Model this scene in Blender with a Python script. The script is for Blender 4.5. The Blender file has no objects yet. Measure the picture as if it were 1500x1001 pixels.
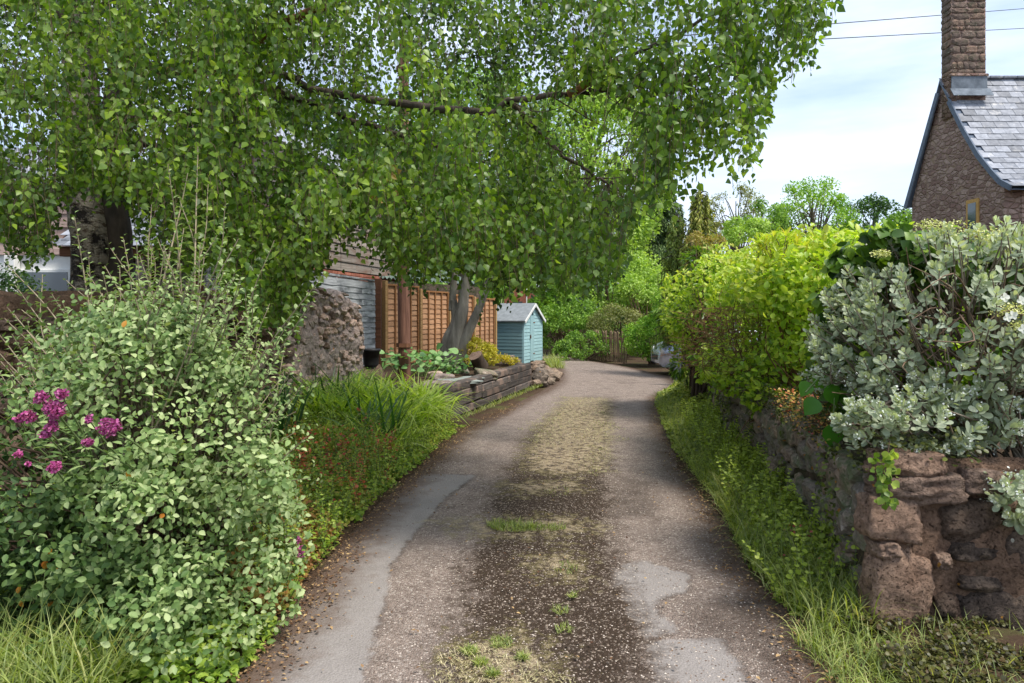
import bpy, math, random
import numpy as np
from mathutils import Vector, Matrix, noise as mnoise

# ------------------------------------------------------------------ camera, world, sun, exposure
scene = bpy.context.scene
COL = scene.collection
CAM_H = 1.6
cam_data = bpy.data.cameras.new('camera'); cam = bpy.data.objects.new('camera', cam_data)
COL.objects.link(cam); scene.camera = cam
cam.location = (0, 0, CAM_H); cam.rotation_euler = (math.radians(90), 0, 0)
cam_data.sensor_width = 36; cam_data.lens = 24.0
cam_data.shift_y = -40.5 / 1500
cam_data.clip_start = 0.05; cam_data.clip_end = 2000

SUN_EL, SUN_AZ = math.radians(60), math.radians(122)      # azimuth from +Y towards +X
world = bpy.data.worlds.new('World'); scene.world = world; world.use_nodes = True
wt = world.node_tree; wt.nodes.clear()
wo = wt.nodes.new('ShaderNodeOutputWorld'); wb = wt.nodes.new('ShaderNodeBackground')
sky = wt.nodes.new('ShaderNodeTexSky'); sky.sky_type = 'NISHITA'; sky.sun_disc = False
sky.sun_elevation = SUN_EL; sky.sun_rotation = SUN_AZ
sky.air_density = 1.0; sky.dust_density = 1.5; sky.ozone_density = 1.0
tc = wt.nodes.new('ShaderNodeTexCoord'); mp = wt.nodes.new('ShaderNodeMapping')
mp.inputs['Scale'].default_value = (1.2, 1.2, 5.5); mp.inputs['Rotation'].default_value = (0, 0.12, 0.3)
mp.inputs['Location'].default_value = (0.3, 0.1, 0.55)
nz = wt.nodes.new('ShaderNodeTexNoise'); nz.inputs['Scale'].default_value = 1.6
nz.inputs['Detail'].default_value = 6; nz.inputs['Roughness'].default_value = 0.55
rp = wt.nodes.new('ShaderNodeValToRGB')
rp.color_ramp.elements[0].position = 0.36; rp.color_ramp.elements[0].color = (0.15, 0.15, 0.15, 1)
rp.color_ramp.elements[1].position = 0.62; rp.color_ramp.elements[1].color = (0.90, 0.90, 0.90, 1)
mx = wt.nodes.new('ShaderNodeMixRGB'); mx.inputs['Color2'].default_value = (4.5, 5.05, 6.0, 1)
wt.links.new(tc.outputs['Generated'], mp.inputs['Vector']); wt.links.new(mp.outputs[0], nz.inputs['Vector'])
wt.links.new(nz.outputs['Fac'], rp.inputs[0]); wt.links.new(rp.outputs[0], mx.inputs['Fac'])
wt.links.new(sky.outputs[0], mx.inputs['Color1']); wt.links.new(mx.outputs[0], wb.inputs[0])
wb.inputs[1].default_value = 0.115
wt.links.new(wb.outputs[0], wo.inputs[0])

sun_d = bpy.data.lights.new('sun', 'SUN'); sun = bpy.data.objects.new('sun', sun_d); COL.objects.link(sun)
sun_d.energy = 2.3; sun_d.angle = math.radians(14.0); sun_d.color = (1.0, 0.95, 0.87)
SUN_DIR = Vector((math.cos(SUN_EL) * math.sin(SUN_AZ), math.cos(SUN_EL) * math.cos(SUN_AZ), math.sin(SUN_EL)))
sun.rotation_euler = SUN_DIR.to_track_quat('Z', 'Y').to_euler(); sun.location = (20, 10, 30)

vs = scene.view_settings
vs.view_transform = 'Standard'; vs.look = 'None'; vs.gamma = 1; vs.exposure = 1.10; vs.use_curve_mapping = False
scene.cycles.max_bounces = 8; scene.cycles.diffuse_bounces = 4; scene.cycles.transmission_bounces = 6
scene.cycles.transparent_max_bounces = 4

# ------------------------------------------------------------------ helpers
rng = np.random.default_rng(7); random.seed(7)

def at(px, py, d):
    """point at depth d (metres along +Y) seen at photograph pixel px, py (1500 wide)"""
    return Vector(((px - 750) / 1000 * d, d, CAM_H - (py - 460) / 1000 * d))

def lin(r, g, b):
    f = lambda c: (c / 255 / 12.92) if c / 255 <= 0.04045 else ((c / 255 + 0.055) / 1.055) ** 2.4
    return (f(r), f(g), f(b), 1)

def tag(o, label=None, cat=None, group=None, kind=None):
    if label: o['label'] = label
    if cat: o['category'] = cat
    if group: o['group'] = group
    if kind: o['kind'] = kind
    return o

def empty(name, loc, label, cat, group=None, rz=0):
    o = bpy.data.objects.new(name, None); COL.objects.link(o)
    o.location = loc; o.rotation_euler = (0, 0, rz); o.empty_display_size = 0.1
    return tag(o, label, cat, group)

def link_mesh(name, me, parent=None, loc=None, rot=None, scale=None):
    o = bpy.data.objects.new(name, me); COL.objects.link(o)
    if parent: o.parent = parent
    if loc is not None: o.location = loc
    if rot is not None: o.rotation_euler = rot
    if scale is not None: o.scale = scale
    return o

def mesh_np(name, V, F, mat, rnd=None, smooth=False, parent=None, origin=None, attrs=None):
    """V (n,3) in world space; F (m,3) or (m,4); parent's location is subtracted"""
    V = np.asarray(V, dtype=np.float64); F = np.asarray(F, dtype=np.int32)
    off = np.zeros(3)
    if parent is not None: off = np.array(wloc(parent))
    if origin is not None:
        off = np.array(origin)
    me = bpy.data.meshes.new(name)
    n, m, k = len(V), len(F), F.shape[1]
    me.vertices.add(n); me.vertices.foreach_set('co', (V - off).astype(np.float32).ravel())
    me.loops.add(m * k); me.loops.foreach_set('vertex_index', F.ravel())
    me.polygons.add(m); me.polygons.foreach_set('loop_start', np.arange(0, m * k, k, dtype=np.int32))
    if smooth: me.polygons.foreach_set('use_smooth', np.ones(m, dtype=bool))
    if rnd is not None:
        a = me.attributes.new('rnd', 'FLOAT', 'FACE'); a.data.foreach_set('value', np.asarray(rnd, dtype=np.float32))
    if attrs:
        for nm, vals in attrs.items():
            a = me.attributes.new(nm, 'FLOAT', 'POINT'); a.data.foreach_set('value', np.asarray(vals, dtype=np.float32))
    me.update(); me.validate()
    if mat: me.materials.append(mat)
    o = bpy.data.objects.new(name, me); COL.objects.link(o)
    if parent is not None:
        o.parent = parent
        if origin is not None: o.location = Vector(origin) - wloc(parent)
    elif origin is not None: o.location = origin
    return o

def wloc(o):
    v = Vector((0, 0, 0))
    while o is not None:
        v += Vector(o.location); o = o.parent
    return v

def unit(A):
    return A / np.maximum(np.linalg.norm(A, axis=-1, keepdims=True), 1e-9)

def rand_unit(n):
    return unit(rng.normal(size=(n, 3)))

# ------------------------------------------------------------------ node materials
class NT:
    def __init__(s, name):
        s.m = bpy.data.materials.new(name); s.m.use_nodes = True
        s.t = s.m.node_tree; s.t.nodes.clear()
        s.out = s.t.nodes.new('ShaderNodeOutputMaterial')
    def n(s, typ, ins=None, **props):
        nd = s.t.nodes.new('ShaderNode' + typ)
        for k, v in props.items(): setattr(nd, k, v)
        for k, v in (ins or {}).items():
            if hasattr(v, 'links') or hasattr(v, 'is_output'): s.t.links.new(v, nd.inputs[k])
            else: nd.inputs[k].default_value = v
        return nd
    def math(s, op, a, b=0.0, c=None, clamp=False):
        ins = {0: a, 1: b}
        if c is not None: ins[2] = c
        return s.n('Math', ins, operation=op, use_clamp=clamp).outputs[0]
    def mix(s, f, a, b, mode='MIX'):
        nd = s.n('MixRGB', {'Fac': f, 'Color1': a, 'Color2': b}, blend_type=mode); return nd.outputs[0]
    def ramp(s, f, stops, interp='LINEAR'):
        nd = s.n('ValToRGB', {0: f}); cr = nd.color_ramp; cr.interpolation = interp
        while len(cr.elements) < len(stops): cr.elements.new(0.5)
        for e, (p, c) in zip(cr.elements, stops): e.position = p; e.color = c if len(c) == 4 else (*c, 1)
        return nd.outputs[0]
    def coords(s, kind='Object', scale=(1, 1, 1), rand=True):
        c = s.n('TexCoord').outputs[kind]
        if rand:
            r = s.n('ObjectInfo').outputs['Random']
            c = s.n('VectorMath', {0: c, 1: s.n('CombineXYZ', {0: s.math('MULTIPLY', r, 37.0), 1: s.math('MULTIPLY', r, 91.0), 2: s.math('MULTIPLY', r, 13.0)}).outputs[0]}, operation='ADD').outputs[0]
        return s.n('Mapping', {'Vector': c, 'Scale': scale}).outputs[0]
    def noise(s, vec, scale, detail=4, rough=0.6, dist=0):
        return s.n('TexNoise', {'Vector': vec, 'Scale': scale, 'Detail': detail, 'Roughness': rough, 'Distortion': dist}).outputs['Fac']
    def rnd(s): return s.n('ObjectInfo').outputs['Random']
    def finish(s, col, rough=0.8, bump=None, bstr=0.5, bdist=0.01, spec=0.3, metal=0.0):
        ins = {'Base Color': col, 'Roughness': rough, 'Specular IOR Level': spec, 'Metallic': metal}
        if bump is not None:
            ins['Normal'] = s.n('Bump', {'Height': bump, 'Strength': bstr, 'Distance': bdist}).outputs[0]
        p = s.n('BsdfPrincipled', ins)
        s.t.links.new(p.outputs[0], s.out.inputs[0]); return s.m

def leaf_mat(name, stops, trans=0.35, rough=0.45, spec=0.35, obj=False):
    """stops: colours (sRGB triples as seen) over the per-leaf random value"""
    k = NT(name)
    a = k.n('Attribute', attribute_name='rnd').outputs['Fac']
    if isinstance(stops[0][0], (int, float)) and len(stops[0]) == 3:
        stops = [(i / (len(stops) - 1), c) for i, c in enumerate(stops)]
    col = k.ramp(a, [(p, lin(*c)) for p, c in stops])
    geo = k.n('NewGeometry').outputs['Position']
    nz = k.noise(geo, 2.2, 3)
    col = k.mix(1.0, col, k.ramp(nz, [(0.3, (0.78, 0.80, 0.75)), (0.7, (1.15, 1.12, 1.0))]), 'MULTIPLY')
    back = k.n('NewGeometry').outputs['Backfacing']
    colb = k.mix(k.math('MULTIPLY', back, 0.35), col, k.mix(0.5, col, (0.35, 0.42, 0.28, 1)))
    p = k.n('BsdfPrincipled', {'Base Color': colb, 'Roughness': rough, 'Specular IOR Level': spec})
    tcol = k.mix(1.0, col, (1.36, 1.42, 0.5, 1), 'MULTIPLY')
    t = k.n('BsdfTranslucent', {'Color': tcol})
    mxs = k.n('MixShader', {0: trans, 1: p.outputs[0], 2: t.outputs[0]})
    k.t.links.new(mxs.outputs[0], k.out.inputs[0]); return k.m

def noise_mat(name, c1, c2, scale=8, rough=0.85, bstr=0.5, bdist=0.01, stretch=(1, 1, 1), c3=None, c3amt=0.5, c3scale=3, per_obj=0.25, spec=0.25, detail=6, fine=None):
    k = NT(name)
    v = k.coords('Object', stretch)
    n1 = k.noise(v, scale, detail, 0.65)
    col = k.mix(k.ramp(n1, [(0.32, (0, 0, 0)), (0.68, (1, 1, 1))]), lin(*c1), lin(*c2))
    if c3 is not None:
        n2 = k.noise(v, c3scale, 5, 0.7)
        col = k.mix(k.ramp(n2, [(1 - c3amt, (0, 0, 0)), (min(1, 1.12 - c3amt), (1, 1, 1))]), col, lin(*c3))
    if per_obj:
        col = k.mix(1.0, col, k.ramp(k.rnd(), [(0, (1 - per_obj,) * 3), (1, (1 + per_obj,) * 3)]), 'MULTIPLY')
    b = n1
    if fine: b = k.math('ADD', n1, k.math('MULTIPLY', k.noise(v, fine, 3), 0.5))
    return k.finish(col, rough, b, bstr, bdist, spec)

# ------------------------------------------------------------------ mesh builders
def template(ts, ws, fold=0.25, curl=0.12):
    V, F = [], []
    rows = []
    for t, w in zip(ts, ws):
        z = -curl * t * t
        if w <= 1e-6:
            V.append((0, t, z)); rows.append((len(V) - 1,) * 3)
        else:
            V += [(-w, t, z + fold * w), (0, t, z), (w, t, z + fold * w)]
            rows.append((len(V) - 3, len(V) - 2, len(V) - 1))
    for a, b in zip(rows, rows[1:]):
        for i in (0, 1):
            q = [a[i], a[i + 1], b[i + 1], b[i]]
            u = []
            for x in q:
                if x not in u: u.append(x)
            if len(u) == 4: F += [(u[0], u[1], u[2]), (u[0], u[2], u[3])]
            elif len(u) == 3: F.append(tuple(u))
    return np.array(V, float), np.array(F, int)

T_DIAMOND = template([0, 0.45, 1], [0, 0.30, 0], 0.3, 0.15)
T_BIRCH = template([0, 0.22, 0.42, 1], [0, 0.36, 0.38, 0], 0.22, 0.15)
T_OVATE = template([0, 0.18, 0.45, 0.75, 1], [0, 0.22, 0.31, 0.21, 0], 0.35, 0.15)
T_OVAL = template([0, 0.2, 0.5, 0.8, 0.95, 1], [0.02, 0.14, 0.26, 0.25, 0.12, 0], 0.25, -0.15)
T_LANCE = template([0, 0.3, 0.6, 1], [0, 0.13, 0.12, 0], 0.4, 0.2)
T_ROUND = template([0, 0.15, 0.5, 0.85, 1], [0, 0.36, 0.48, 0.33, 0], 0.15, 0.08)
T_HEART = template([0, 0.05, 0.25, 0.5, 0.8, 1], [0, 0.25, 0.45, 0.44, 0.2, 0], 0.15, 0.15)

def leaf_arrays(P, D, N, S, T):
    TV, TF = T
    D = unit(D); N = unit(N - (N * D).sum(-1, keepdims=True) * D); X = np.cross(D, N)
    V = P[:, None, :] + S[:, None, None] * (TV[None, :, 0, None] * X[:, None, :] + TV[None, :, 1, None] * D[:, None, :] + TV[None, :, 2, None] * N[:, None, :])
    n, kv = len(P), len(TV)
    F = TF[None] + (np.arange(n) * kv)[:, None, None]
    return V.reshape(-1, 3), F.reshape(-1, 3)

def leaves(name, P, D, N, S, R, T, mat, parent=None, kind='stuff'):
    V, F = leaf_arrays(P, D, N, S, T)
    o = mesh_np(name, V, F, mat, rnd=np.repeat(R, len(T[1])), parent=parent)
    if kind: o['kind'] = kind
    return o

def split_leaves(name_rest, P, D, N, S, R, T, mat, parent, n_single=300, part='leaf', pref=None):
    """the n_single leaves that show largest become parts of their own, the rest one part"""
    d = np.maximum(P[:, 1], 0.3); px = 750 + P[:, 0] / d * 1000; py = 460 + (CAM_H - P[:, 2]) / d * 1000
    ok = (px > 10) & (px < 1490) & (py > 10) & (py < 990)
    cam_v = unit(np.array([0, 0, CAM_H]) - P)
    face = np.abs((unit(N) * cam_v).sum(-1))
    score = S / d * (0.35 + face) * ok
    if pref is not None: score = score * pref
    # spread over the plant: best leaf of each pixel cell
    cell = (px // 26).astype(int) * 1000 + (py // 26).astype(int)
    order = np.argsort(-score); seen = set(); pick = []
    for i in order:
        if score[i] <= 0: break
        c = cell[i]
        if c in seen: continue
        seen.add(c); pick.append(i)
        if len(pick) >= n_single: break
    pick = np.array(pick, int); mask = np.ones(len(P), bool); mask[pick] = False
    leaves(name_rest, P[mask], D[mask], N[mask], S[mask], R[mask], T, mat, parent)
    bank = []
    for q in range(8):
        me = bpy.data.meshes.new(part)
        me.from_pydata([tuple(v) for v in T[0]], [], [tuple(int(a) for a in f) for f in T[1]])
        a = me.attributes.new('rnd', 'FLOAT', 'FACE'); a.data.foreach_set('value', np.full(len(T[1]), (q + 0.5) / 8, dtype=np.float32))
        me.materials.append(mat); bank.append(me)
    base = wloc(parent)
    Dn = unit(D[pick]); Nn = unit(N[pick] - (N[pick] * Dn).sum(-1, keepdims=True) * Dn); X = np.cross(Dn, Nn)
    for j, i in enumerate(pick):
        o = bpy.data.objects.new(part, bank[min(7, int(R[i] * 8))]); COL.objects.link(o); o.parent = parent
        M = Matrix(((X[j][0], Dn[j][0], Nn[j][0]), (X[j][1], Dn[j][1], Nn[j][1]), (X[j][2], Dn[j][2], Nn[j][2])))
        o.rotation_euler = M.to_euler(); o.location = Vector(P[i]) - base; o.scale = (S[i],) * 3

def tube_arrays(paths, sides=5):
    Vs, Fs, base = [], [], 0
    for pts, rad in paths:
        pts = np.asarray(pts, float); k = len(pts)
        rad = np.asarray(rad, float) if np.ndim(rad) else np.full(k, rad)
        tan = np.gradient(pts, axis=0); tan = unit(tan)
        ref = np.array([0.0, 0, 1]) if abs(tan[0][2]) < 0.9 else np.array([1.0, 0, 0])
        A = unit(np.cross(tan, ref)); B = np.cross(tan, A)
        ang = np.linspace(0, 2 * np.pi, sides, endpoint=False)
        ring = pts[:, None, :] + rad[:, None, None] * (np.cos(ang)[None, :, None] * A[:, None, :] + np.sin(ang)[None, :, None] * B[:, None, :])
        Vs.append(ring.reshape(-1, 3))
        i = np.arange(k - 1)[:, None] * sides; j = np.arange(sides)[None]; j2 = (j + 1) % sides
        Fs.append(np.stack([base + i + j, base + i + j2, base + i + sides + j2, base + i + sides + j], -1).reshape(-1, 4))
        base += k * sides
    return np.concatenate(Vs), np.concatenate(Fs)

def tubes(name, paths, mat, parent=None, sides=5, smooth=True, kind=None, origin=None):
    V, F = tube_arrays(paths, sides)
    o = mesh_np(name, V, F, mat, smooth=smooth, parent=parent, origin=origin)
    if kind: o['kind'] = kind
    return o

def smooth_path(pts, n=16, jit=0.0):
    """Catmull-Rom through pts"""
    pts = [np.array(p, float) for p in pts]
    P = [2 * pts[0] - pts[1]] + pts + [2 * pts[-1] - pts[-2]]
    out = []
    seg = len(pts) - 1
    for q in range(n):
        t = q / (n - 1) * seg; i = min(int(t), seg - 1); f = t - i
        a, b, c, d = P[i], P[i + 1], P[i + 2], P[i + 3]
        out.append(0.5 * ((2 * b) + (c - a) * f + (2 * a - 5 * b + 4 * c - d) * f * f + (3 * b - a - 3 * c + d) * f ** 3))
    out = np.array(out)
    if jit: out[1:-1] += rng.normal(size=(n - 2, 3)) * jit
    return out

def ribbons(name, B, H, L, lean, bend, W, R, mat, parent=None, k=5, kind='stuff'):
    """strap leaves / grass: base B, heading H (angle), length L, start lean, bend over length"""
    n = len(B); t = np.linspace(0, 1, k + 1)
    th = lean[:, None] + bend[:, None] * t[None]
    thm = (th[:, 1:] + th[:, :-1]) / 2; ds = (L / k)[:, None]
    hx = np.cumsum(np.sin(thm) * ds, 1); hz = np.cumsum(np.cos(thm) * ds, 1)
    hx = np.concatenate([np.zeros((n, 1)), hx], 1); hz = np.concatenate([np.zeros((n, 1)), hz], 1)
    dx, dy = np.cos(H), np.sin(H)
    C = np.stack([B[:, 0:1] + hx * dx[:, None], B[:, 1:2] + hx * dy[:, None], B[:, 2:3] + hz], -1)
    tw = rng.normal(size=n) * 0.5
    sx, sy = -np.sin(H + tw), np.cos(H + tw)
    wprof = np.array([0.6, 0.95, 1.0, 0.85, 0.55, 0.04]) if k == 5 else np.interp(t, [0, 0.4, 1], [0.8, 1, 0.04])
    w = W[:, None] * wprof[None] / 2
    side = np.stack([sx, sy, np.zeros(n)], -1)
    Lf = C - side[:, None] * w[..., None]; Rt = C + side[:, None] * w[..., None]
    V = np.stack([Lf, Rt], 2).reshape(-1, 3)
    i = np.arange(k)[None] * 2 + (np.arange(n) * (k + 1) * 2)[:, None]
    F = np.stack([i, i + 1, i + 3, i + 2], -1).reshape(-1, 4)
    o = mesh_np(name, V, F, mat, rnd=np.repeat(R, k), smooth=True, parent=parent)
    if kind: o['kind'] = kind
    return o

def box_arrays(x0, x1, y0, y1, z0, z1):
    V = np.array([(x, y, z) for z in (z0, z1) for y in (y0, y1) for x in (x0, x1)], float)
    F = np.array([(0, 2, 3, 1), (4, 5, 7, 6), (0, 1, 5, 4), (1, 3, 7, 5), (3, 2, 6, 7), (2, 0, 4, 6)])
    return V, F

def box_mesh(name, sx, sy, sz, mat, bevel=0.0, rough_amt=0.0, seed=0):
    """box centred on the origin, chamfered edges, optional wobble"""
    import bmesh
    bm = bmesh.new(); bmesh.ops.create_cube(bm, size=1)
    for v in bm.verts: v.co.x *= sx; v.co.y *= sy; v.co.z *= sz
    if bevel: bmesh.ops.bevel(bm, geom=list(bm.edges), offset=bevel, segments=1, affect='EDGES')
    if rough_amt:
        for v in bm.verts:
            v.co += Vector(mnoise.noise_vector(v.co * 3.1 + Vector((seed * 7.3, 1, 2)))) * rough_amt
    me = bpy.data.meshes.new(name); bm.to_mesh(me); bm.free()
    me.materials.append(mat); return me

def oriented_box(name, a, b, h, t, mat, parent=None, z=None, up=Vector((0, 0, 1)), bevel=0.004):
    """board from a to b (Vectors, centre line), height h along up, thickness t"""
    a = Vector(a); b = Vector(b); L = (b - a).length
    me = box_mesh(name, L, t, h, mat, bevel)
    x = (b - a).normalized(); y = up.cross(x).normalized(); zz = x.cross(y)
    M = Matrix((x, y, zz)).transposed()
    o = link_mesh(name, me, parent, (a + b) / 2 - (wloc(parent) if parent else Vector()), M.to_euler())
    return o

def rock_mesh(name, mat, seed, sub=2, boxy=0.5, amt=0.18, amt2=0.06):
    import bmesh
    bm = bmesh.new(); bmesh.ops.create_icosphere(bm, subdivisions=sub, radius=0.5)
    for v in bm.verts:
        c = v.co.normalized(); m = max(abs(c.x), abs(c.y), abs(c.z))
        q = c / m * 0.5
        v.co = (c * 0.5).lerp(q, boxy)
        s = Vector((seed * 3.7, seed * 1.3, seed * 9.1))
        v.co *= 1 + mnoise.noise(c * 1.6 + s) * amt * 2 + mnoise.noise(c * 4.5 + s) * amt2 * 2
    me = bpy.data.meshes.new(name); bm.to_mesh(me); bm.free()
    me.polygons.foreach_set('use_smooth', [sub > 2] * len(me.polygons))
    me.materials.append(mat); return me

def pinterp(x, table):
    xs = [a for a, b in table]; ys = [b for a, b in table]
    return np.interp(x, xs, ys)

# blob of foliage made of lobes
def lobes_points(n, center, radii, nl, lr, upper=-0.3, fill=0.25):
    center = np.array(center, float); radii = np.array(radii, float)
    ld = rand_unit(nl * 3); ld = ld[ld[:, 2] > upper][:nl]; nl = len(ld)
    rr = rng.uniform(0.72, 0.95, nl)
    LC = center + ld * radii * rr[:, None]
    LR = rng.uniform(0.6, 1.25, nl) * lr
    idx = rng.choice(nl, n, p=LR ** 2 / (LR ** 2).sum())
    dv = unit(rand_unit(n) + 0.55 * ld[idx])
    r = LR[idx] * np.where(rng.random(n) < fill, rng.uniform(0.1, 0.8, n), rng.uniform(0.8, 1.12, n))
    P = LC[idx] + dv * r[:, None] * np.array([1, 1, 0.8])
    return P, dv, idx, LC, LR

def bush(name, label, cat, center, radii, n, size, mat, group=None, nl=60, lr=None, T=T_DIAMOND, twig=None, upper=-0.3, kind=None):
    radii = np.array(radii, float); center = np.array(center, float)
    root = empty(name, (center[0], center[1], 0), label, cat, group)
    lr = lr or radii.mean() * 0.30
    P, dv, idx, LC, LR = lobes_points(n, center, radii, nl, lr, upper)
    P = P[P[:, 2] > 0.02]; m = len(P); dv = dv[:m] if len(dv) > m else dv
    N = unit(dv[:m] * 0.8 + rand_unit(m) * 0.7 + np.array([0, 0, 0.35]))
    D = rand_unit(m) + np.array([0, 0, -0.25])
    lob_r = rng.random(len(LC)); R = np.clip(rng.random(m) * 0.7 + lob_r[idx[:m]] * 0.35, 0, 0.999)
    leaves('foliage', P, D, N, size * rng.uniform(0.65, 1.25, m), R, T, mat, root)
    paths = []
    for c in LC[::2]:
        b = center * np.array([1, 1, 0]) + rng.normal(size=3) * np.array([0.12, 0.12, 0]) * radii
        midp = (b + c) / 2 + np.array([0, 0, 0.1 * radii[2]]) + rng.normal(size=3) * 0.05
        paths.append((smooth_path([b, midp, c], 6), np.linspace(0.018, 0.006, 6) * max(1, radii.mean())))
    tubes('stem', paths, twig or M_TWIG, root, 4, kind='stuff')
    return root

def tree(name, label, cat, base, height, center, radii, n, size, mat, bark, trunk_r=0.15, group=None, nl=50, lr=None, T=T_DIAMOND, fill=0.35, droop=0.25):
    base = np.array(base, float); center = np.array(center, float); radii = np.array(radii, float)
    root = empty(name, base, label, cat, group)
    top = center + np.array([0, 0, radii[2] * 0.5])
    tr = smooth_path([base, base * 0.6 + top * 0.4 + rng.normal(size=3) * 0.1, top], 10, 0.02)
    tubes('trunk', [(tr, np.linspace(trunk_r, trunk_r * 0.2, 10))], bark, root, 8)
    lr = lr or radii.mean() * 0.27
    P, dv, idx, LC, LR = lobes_points(n, center, radii, nl, lr, -0.75, fill)
    inner = rng.random(len(LC)) < 0.3
    N = unit(dv * 0.7 + rand_unit(n) * 0.8 + np.array([0, 0, 0.3])); D = rand_unit(n) + np.array([0, 0, -droop])
    lob_r = rng.random(len(LC)); R = np.clip(rng.random(n) * 0.65 + lob_r[idx] * 0.4, 0, 0.999)
    leaves('crown', P, D, N, size * rng.uniform(0.6, 1.3, n), R, T, mat, root)
    paths = []
    for c in LC:
        i = rng.integers(3, 9); b = tr[i]
        paths.append((smooth_path([b, (b + c) / 2 + np.array([0, 0, 0.06 * height]) + rng.normal(size=3) * 0.08, c], 6), np.linspace(trunk_r * 0.32, 0.012, 6)))
    tubes('branch', paths, bark, root, 4, kind='stuff')
    return root

# ------------------------------------------------------------------ shared materials
M_TWIG = noise_mat('twig_brown', (84, 66, 52), (120, 100, 82), 20, bstr=0.2)
M_BARK = noise_mat('bark_grey', (78, 70, 60), (125, 114, 98), 9, stretch=(1, 1, 0.25), bstr=0.9, bdist=0.02)
M_BARK_DARK = noise_mat('bark_dark', (50, 42, 36), (88, 74, 62), 9, stretch=(1, 1, 0.25), bstr=0.9, bdist=0.02)

def birch_bark():
    k = NT('birch_bark'); v = k.coords('Object', (1, 1, 1), False)
    vs_ = k.n('Mapping', {'Vector': v, 'Scale': (3, 3, 11)}).outputs[0]
    lent = k.ramp(k.noise(vs_, 1.6, 5, 0.7), [(0.55, (0, 0, 0)), (0.60, (1, 1, 1))])
    big = k.ramp(k.noise(v, 2.4, 5, 0.75), [(0.50, (0, 0, 0)), (0.60, (1, 1, 1))])
    fine = k.noise(v, 22, 5)
    pale = k.mix(fine, lin(124, 114, 98), lin(184, 174, 156))
    col = k.mix(lent, pale, lin(96, 80, 66)); col = k.mix(big, col, lin(38, 32, 28))
    h = k.math('ADD', k.math('MULTIPLY', big, -1.2), fine)
    return k.finish(col, 0.85, h, 0.8, 0.03)
M_BIRCH = birch_bark()

def stone_mat(name, c1, c2, moss=None, moss_amt=0.35, lichen=0.04, bstr=1.0):
    k = NT(name); v = k.coords('Object', (1, 1, 1), True)
    g = k.n('NewGeometry').outputs['Position']
    n1 = k.noise(g, 7, 8, 0.7); n2 = k.noise(g, 38, 6, 0.7)
    col = k.mix(k.ramp(n1, [(0.3, (0, 0, 0)), (0.7, (1, 1, 1))]), lin(*c1), lin(*c2))
    col = k.mix(1.0, col, k.ramp(n2, [(0.3, (0.55,) * 3), (0.72, (1.35,) * 3)]), 'MULTIPLY')
    col = k.mix(1.0, col, k.ramp(k.rnd(), [(0, (0.72, 0.74, 0.78)), (0.5, (1, 1, 1)), (1, (1.28, 1.15, 1.05))]), 'MULTIPLY')
    if moss:
        n3 = k.noise(g, 4.5, 6, 0.75)
        col = k.mix(k.ramp(n3, [(1 - moss_amt - 0.08, (0, 0, 0)), (1.06 - moss_amt, (1, 1, 1))]), col, lin(*moss))
    if lichen:
        vo = k.n('TexVoronoi', {'Vector': g, 'Scale': 16.0, 'Randomness': 1.0})
        lm = k.math('MULTIPLY', k.math('LESS_THAN', k.math('ADD', vo.outputs['Distance'], k.math('MULTIPLY', n2, 0.3)), 0.34), k.math('LESS_THAN', k.n('SeparateColor', {0: vo.outputs['Color']}).outputs[0], lichen))
        col = k.mix(k.math('MULTIPLY', lm, 0.8), col, k.mix(k.math('GREATER_THAN', k.n('SeparateColor', {0: vo.outputs['Color']}).outputs[1], 0.6), lin(196, 192, 176), lin(196, 138, 52)))
    vc = k.n('TexVoronoi', {'Vector': k.n('Mapping', {'Vector': g, 'Scale': (1, 1, 1.7)}).outputs[0], 'Scale': 8.0}).outputs['Distance']
    pit = k.ramp(k.noise(g, 75, 4, 0.8), [(0.30, (0, 0, 0)), (0.42, (1, 1, 1))])
    col = k.mix(1.0, col, k.ramp(pit, [(0, (0.6,) * 3), (1, (1, 1, 1))]), 'MULTIPLY')
    h = k.math('ADD', n1, k.math('MULTIPLY', n2, 0.6)); h = k.math('ADD', h, k.math('MULTIPLY', vc, 0.45)); h = k.math('ADD', h, k.math('MULTIPLY', pit, 0.35))
    return k.finish(col, 0.92, h, bstr, 0.03, 0.12)
M_STONE_RED = stone_mat('red_sandstone', (92, 76, 66), (150, 128, 112), (70, 64, 50), 0.36, 0.08)
M_STONE_PALE = stone_mat('pale_sandstone', (146, 128, 118), (208, 188, 174), (104, 94, 84), 0.38, 0.05)
M_STONE_MOSS = stone_mat('mossy_stone', (112, 98, 88), (172, 160, 146), (104, 112, 84), 0.45, 0.24)
M_MORTAR = stone_mat('brown_mortar', (98, 80, 68), (142, 118, 100), (76, 68, 56), 0.34, 0.0, 1.3)
M_MORTAR_DARK = stone_mat('dark_mortar', (72, 62, 52), (112, 98, 84), (60, 62, 42), 0.45, 0.0, 0.9)

# ================================================================== THE SETTING
LEFT = [(0, -1.15), (3.2, -1.11), (3.64, -1.08), (4.5, -1.10), (5.9, -1.02), (6.9, -0.9), (9.3, -0.6), (10, -0.4), (11.1, -0.11), (12.5, 0.25), (14, 0.7), (16, 1.12), (19.5, 1.4), (24, 1.2), (26, 0.4), (30, -3)]
RIGHT = [(0, 1.25), (2.96, 1.30), (3.45, 1.40), (4.29, 1.40), (5.67, 1.63), (7.1, 1.74), (9, 2.0), (11.9, 2.47), (13.3, 2.8), (15.2, 3.7), (17.4, 3.95), (20.6, 3.36), (24.2, 2.4), (27, 1.5), (30, 0.4)]
def lane_h(X, Y):
    return 0.012 * math.sin(X * 2.1 + 1) * math.cos(Y * 0.9) + 0.008 * mnoise.noise(Vector((X * 1.7, Y * 1.7, 0)))

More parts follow.
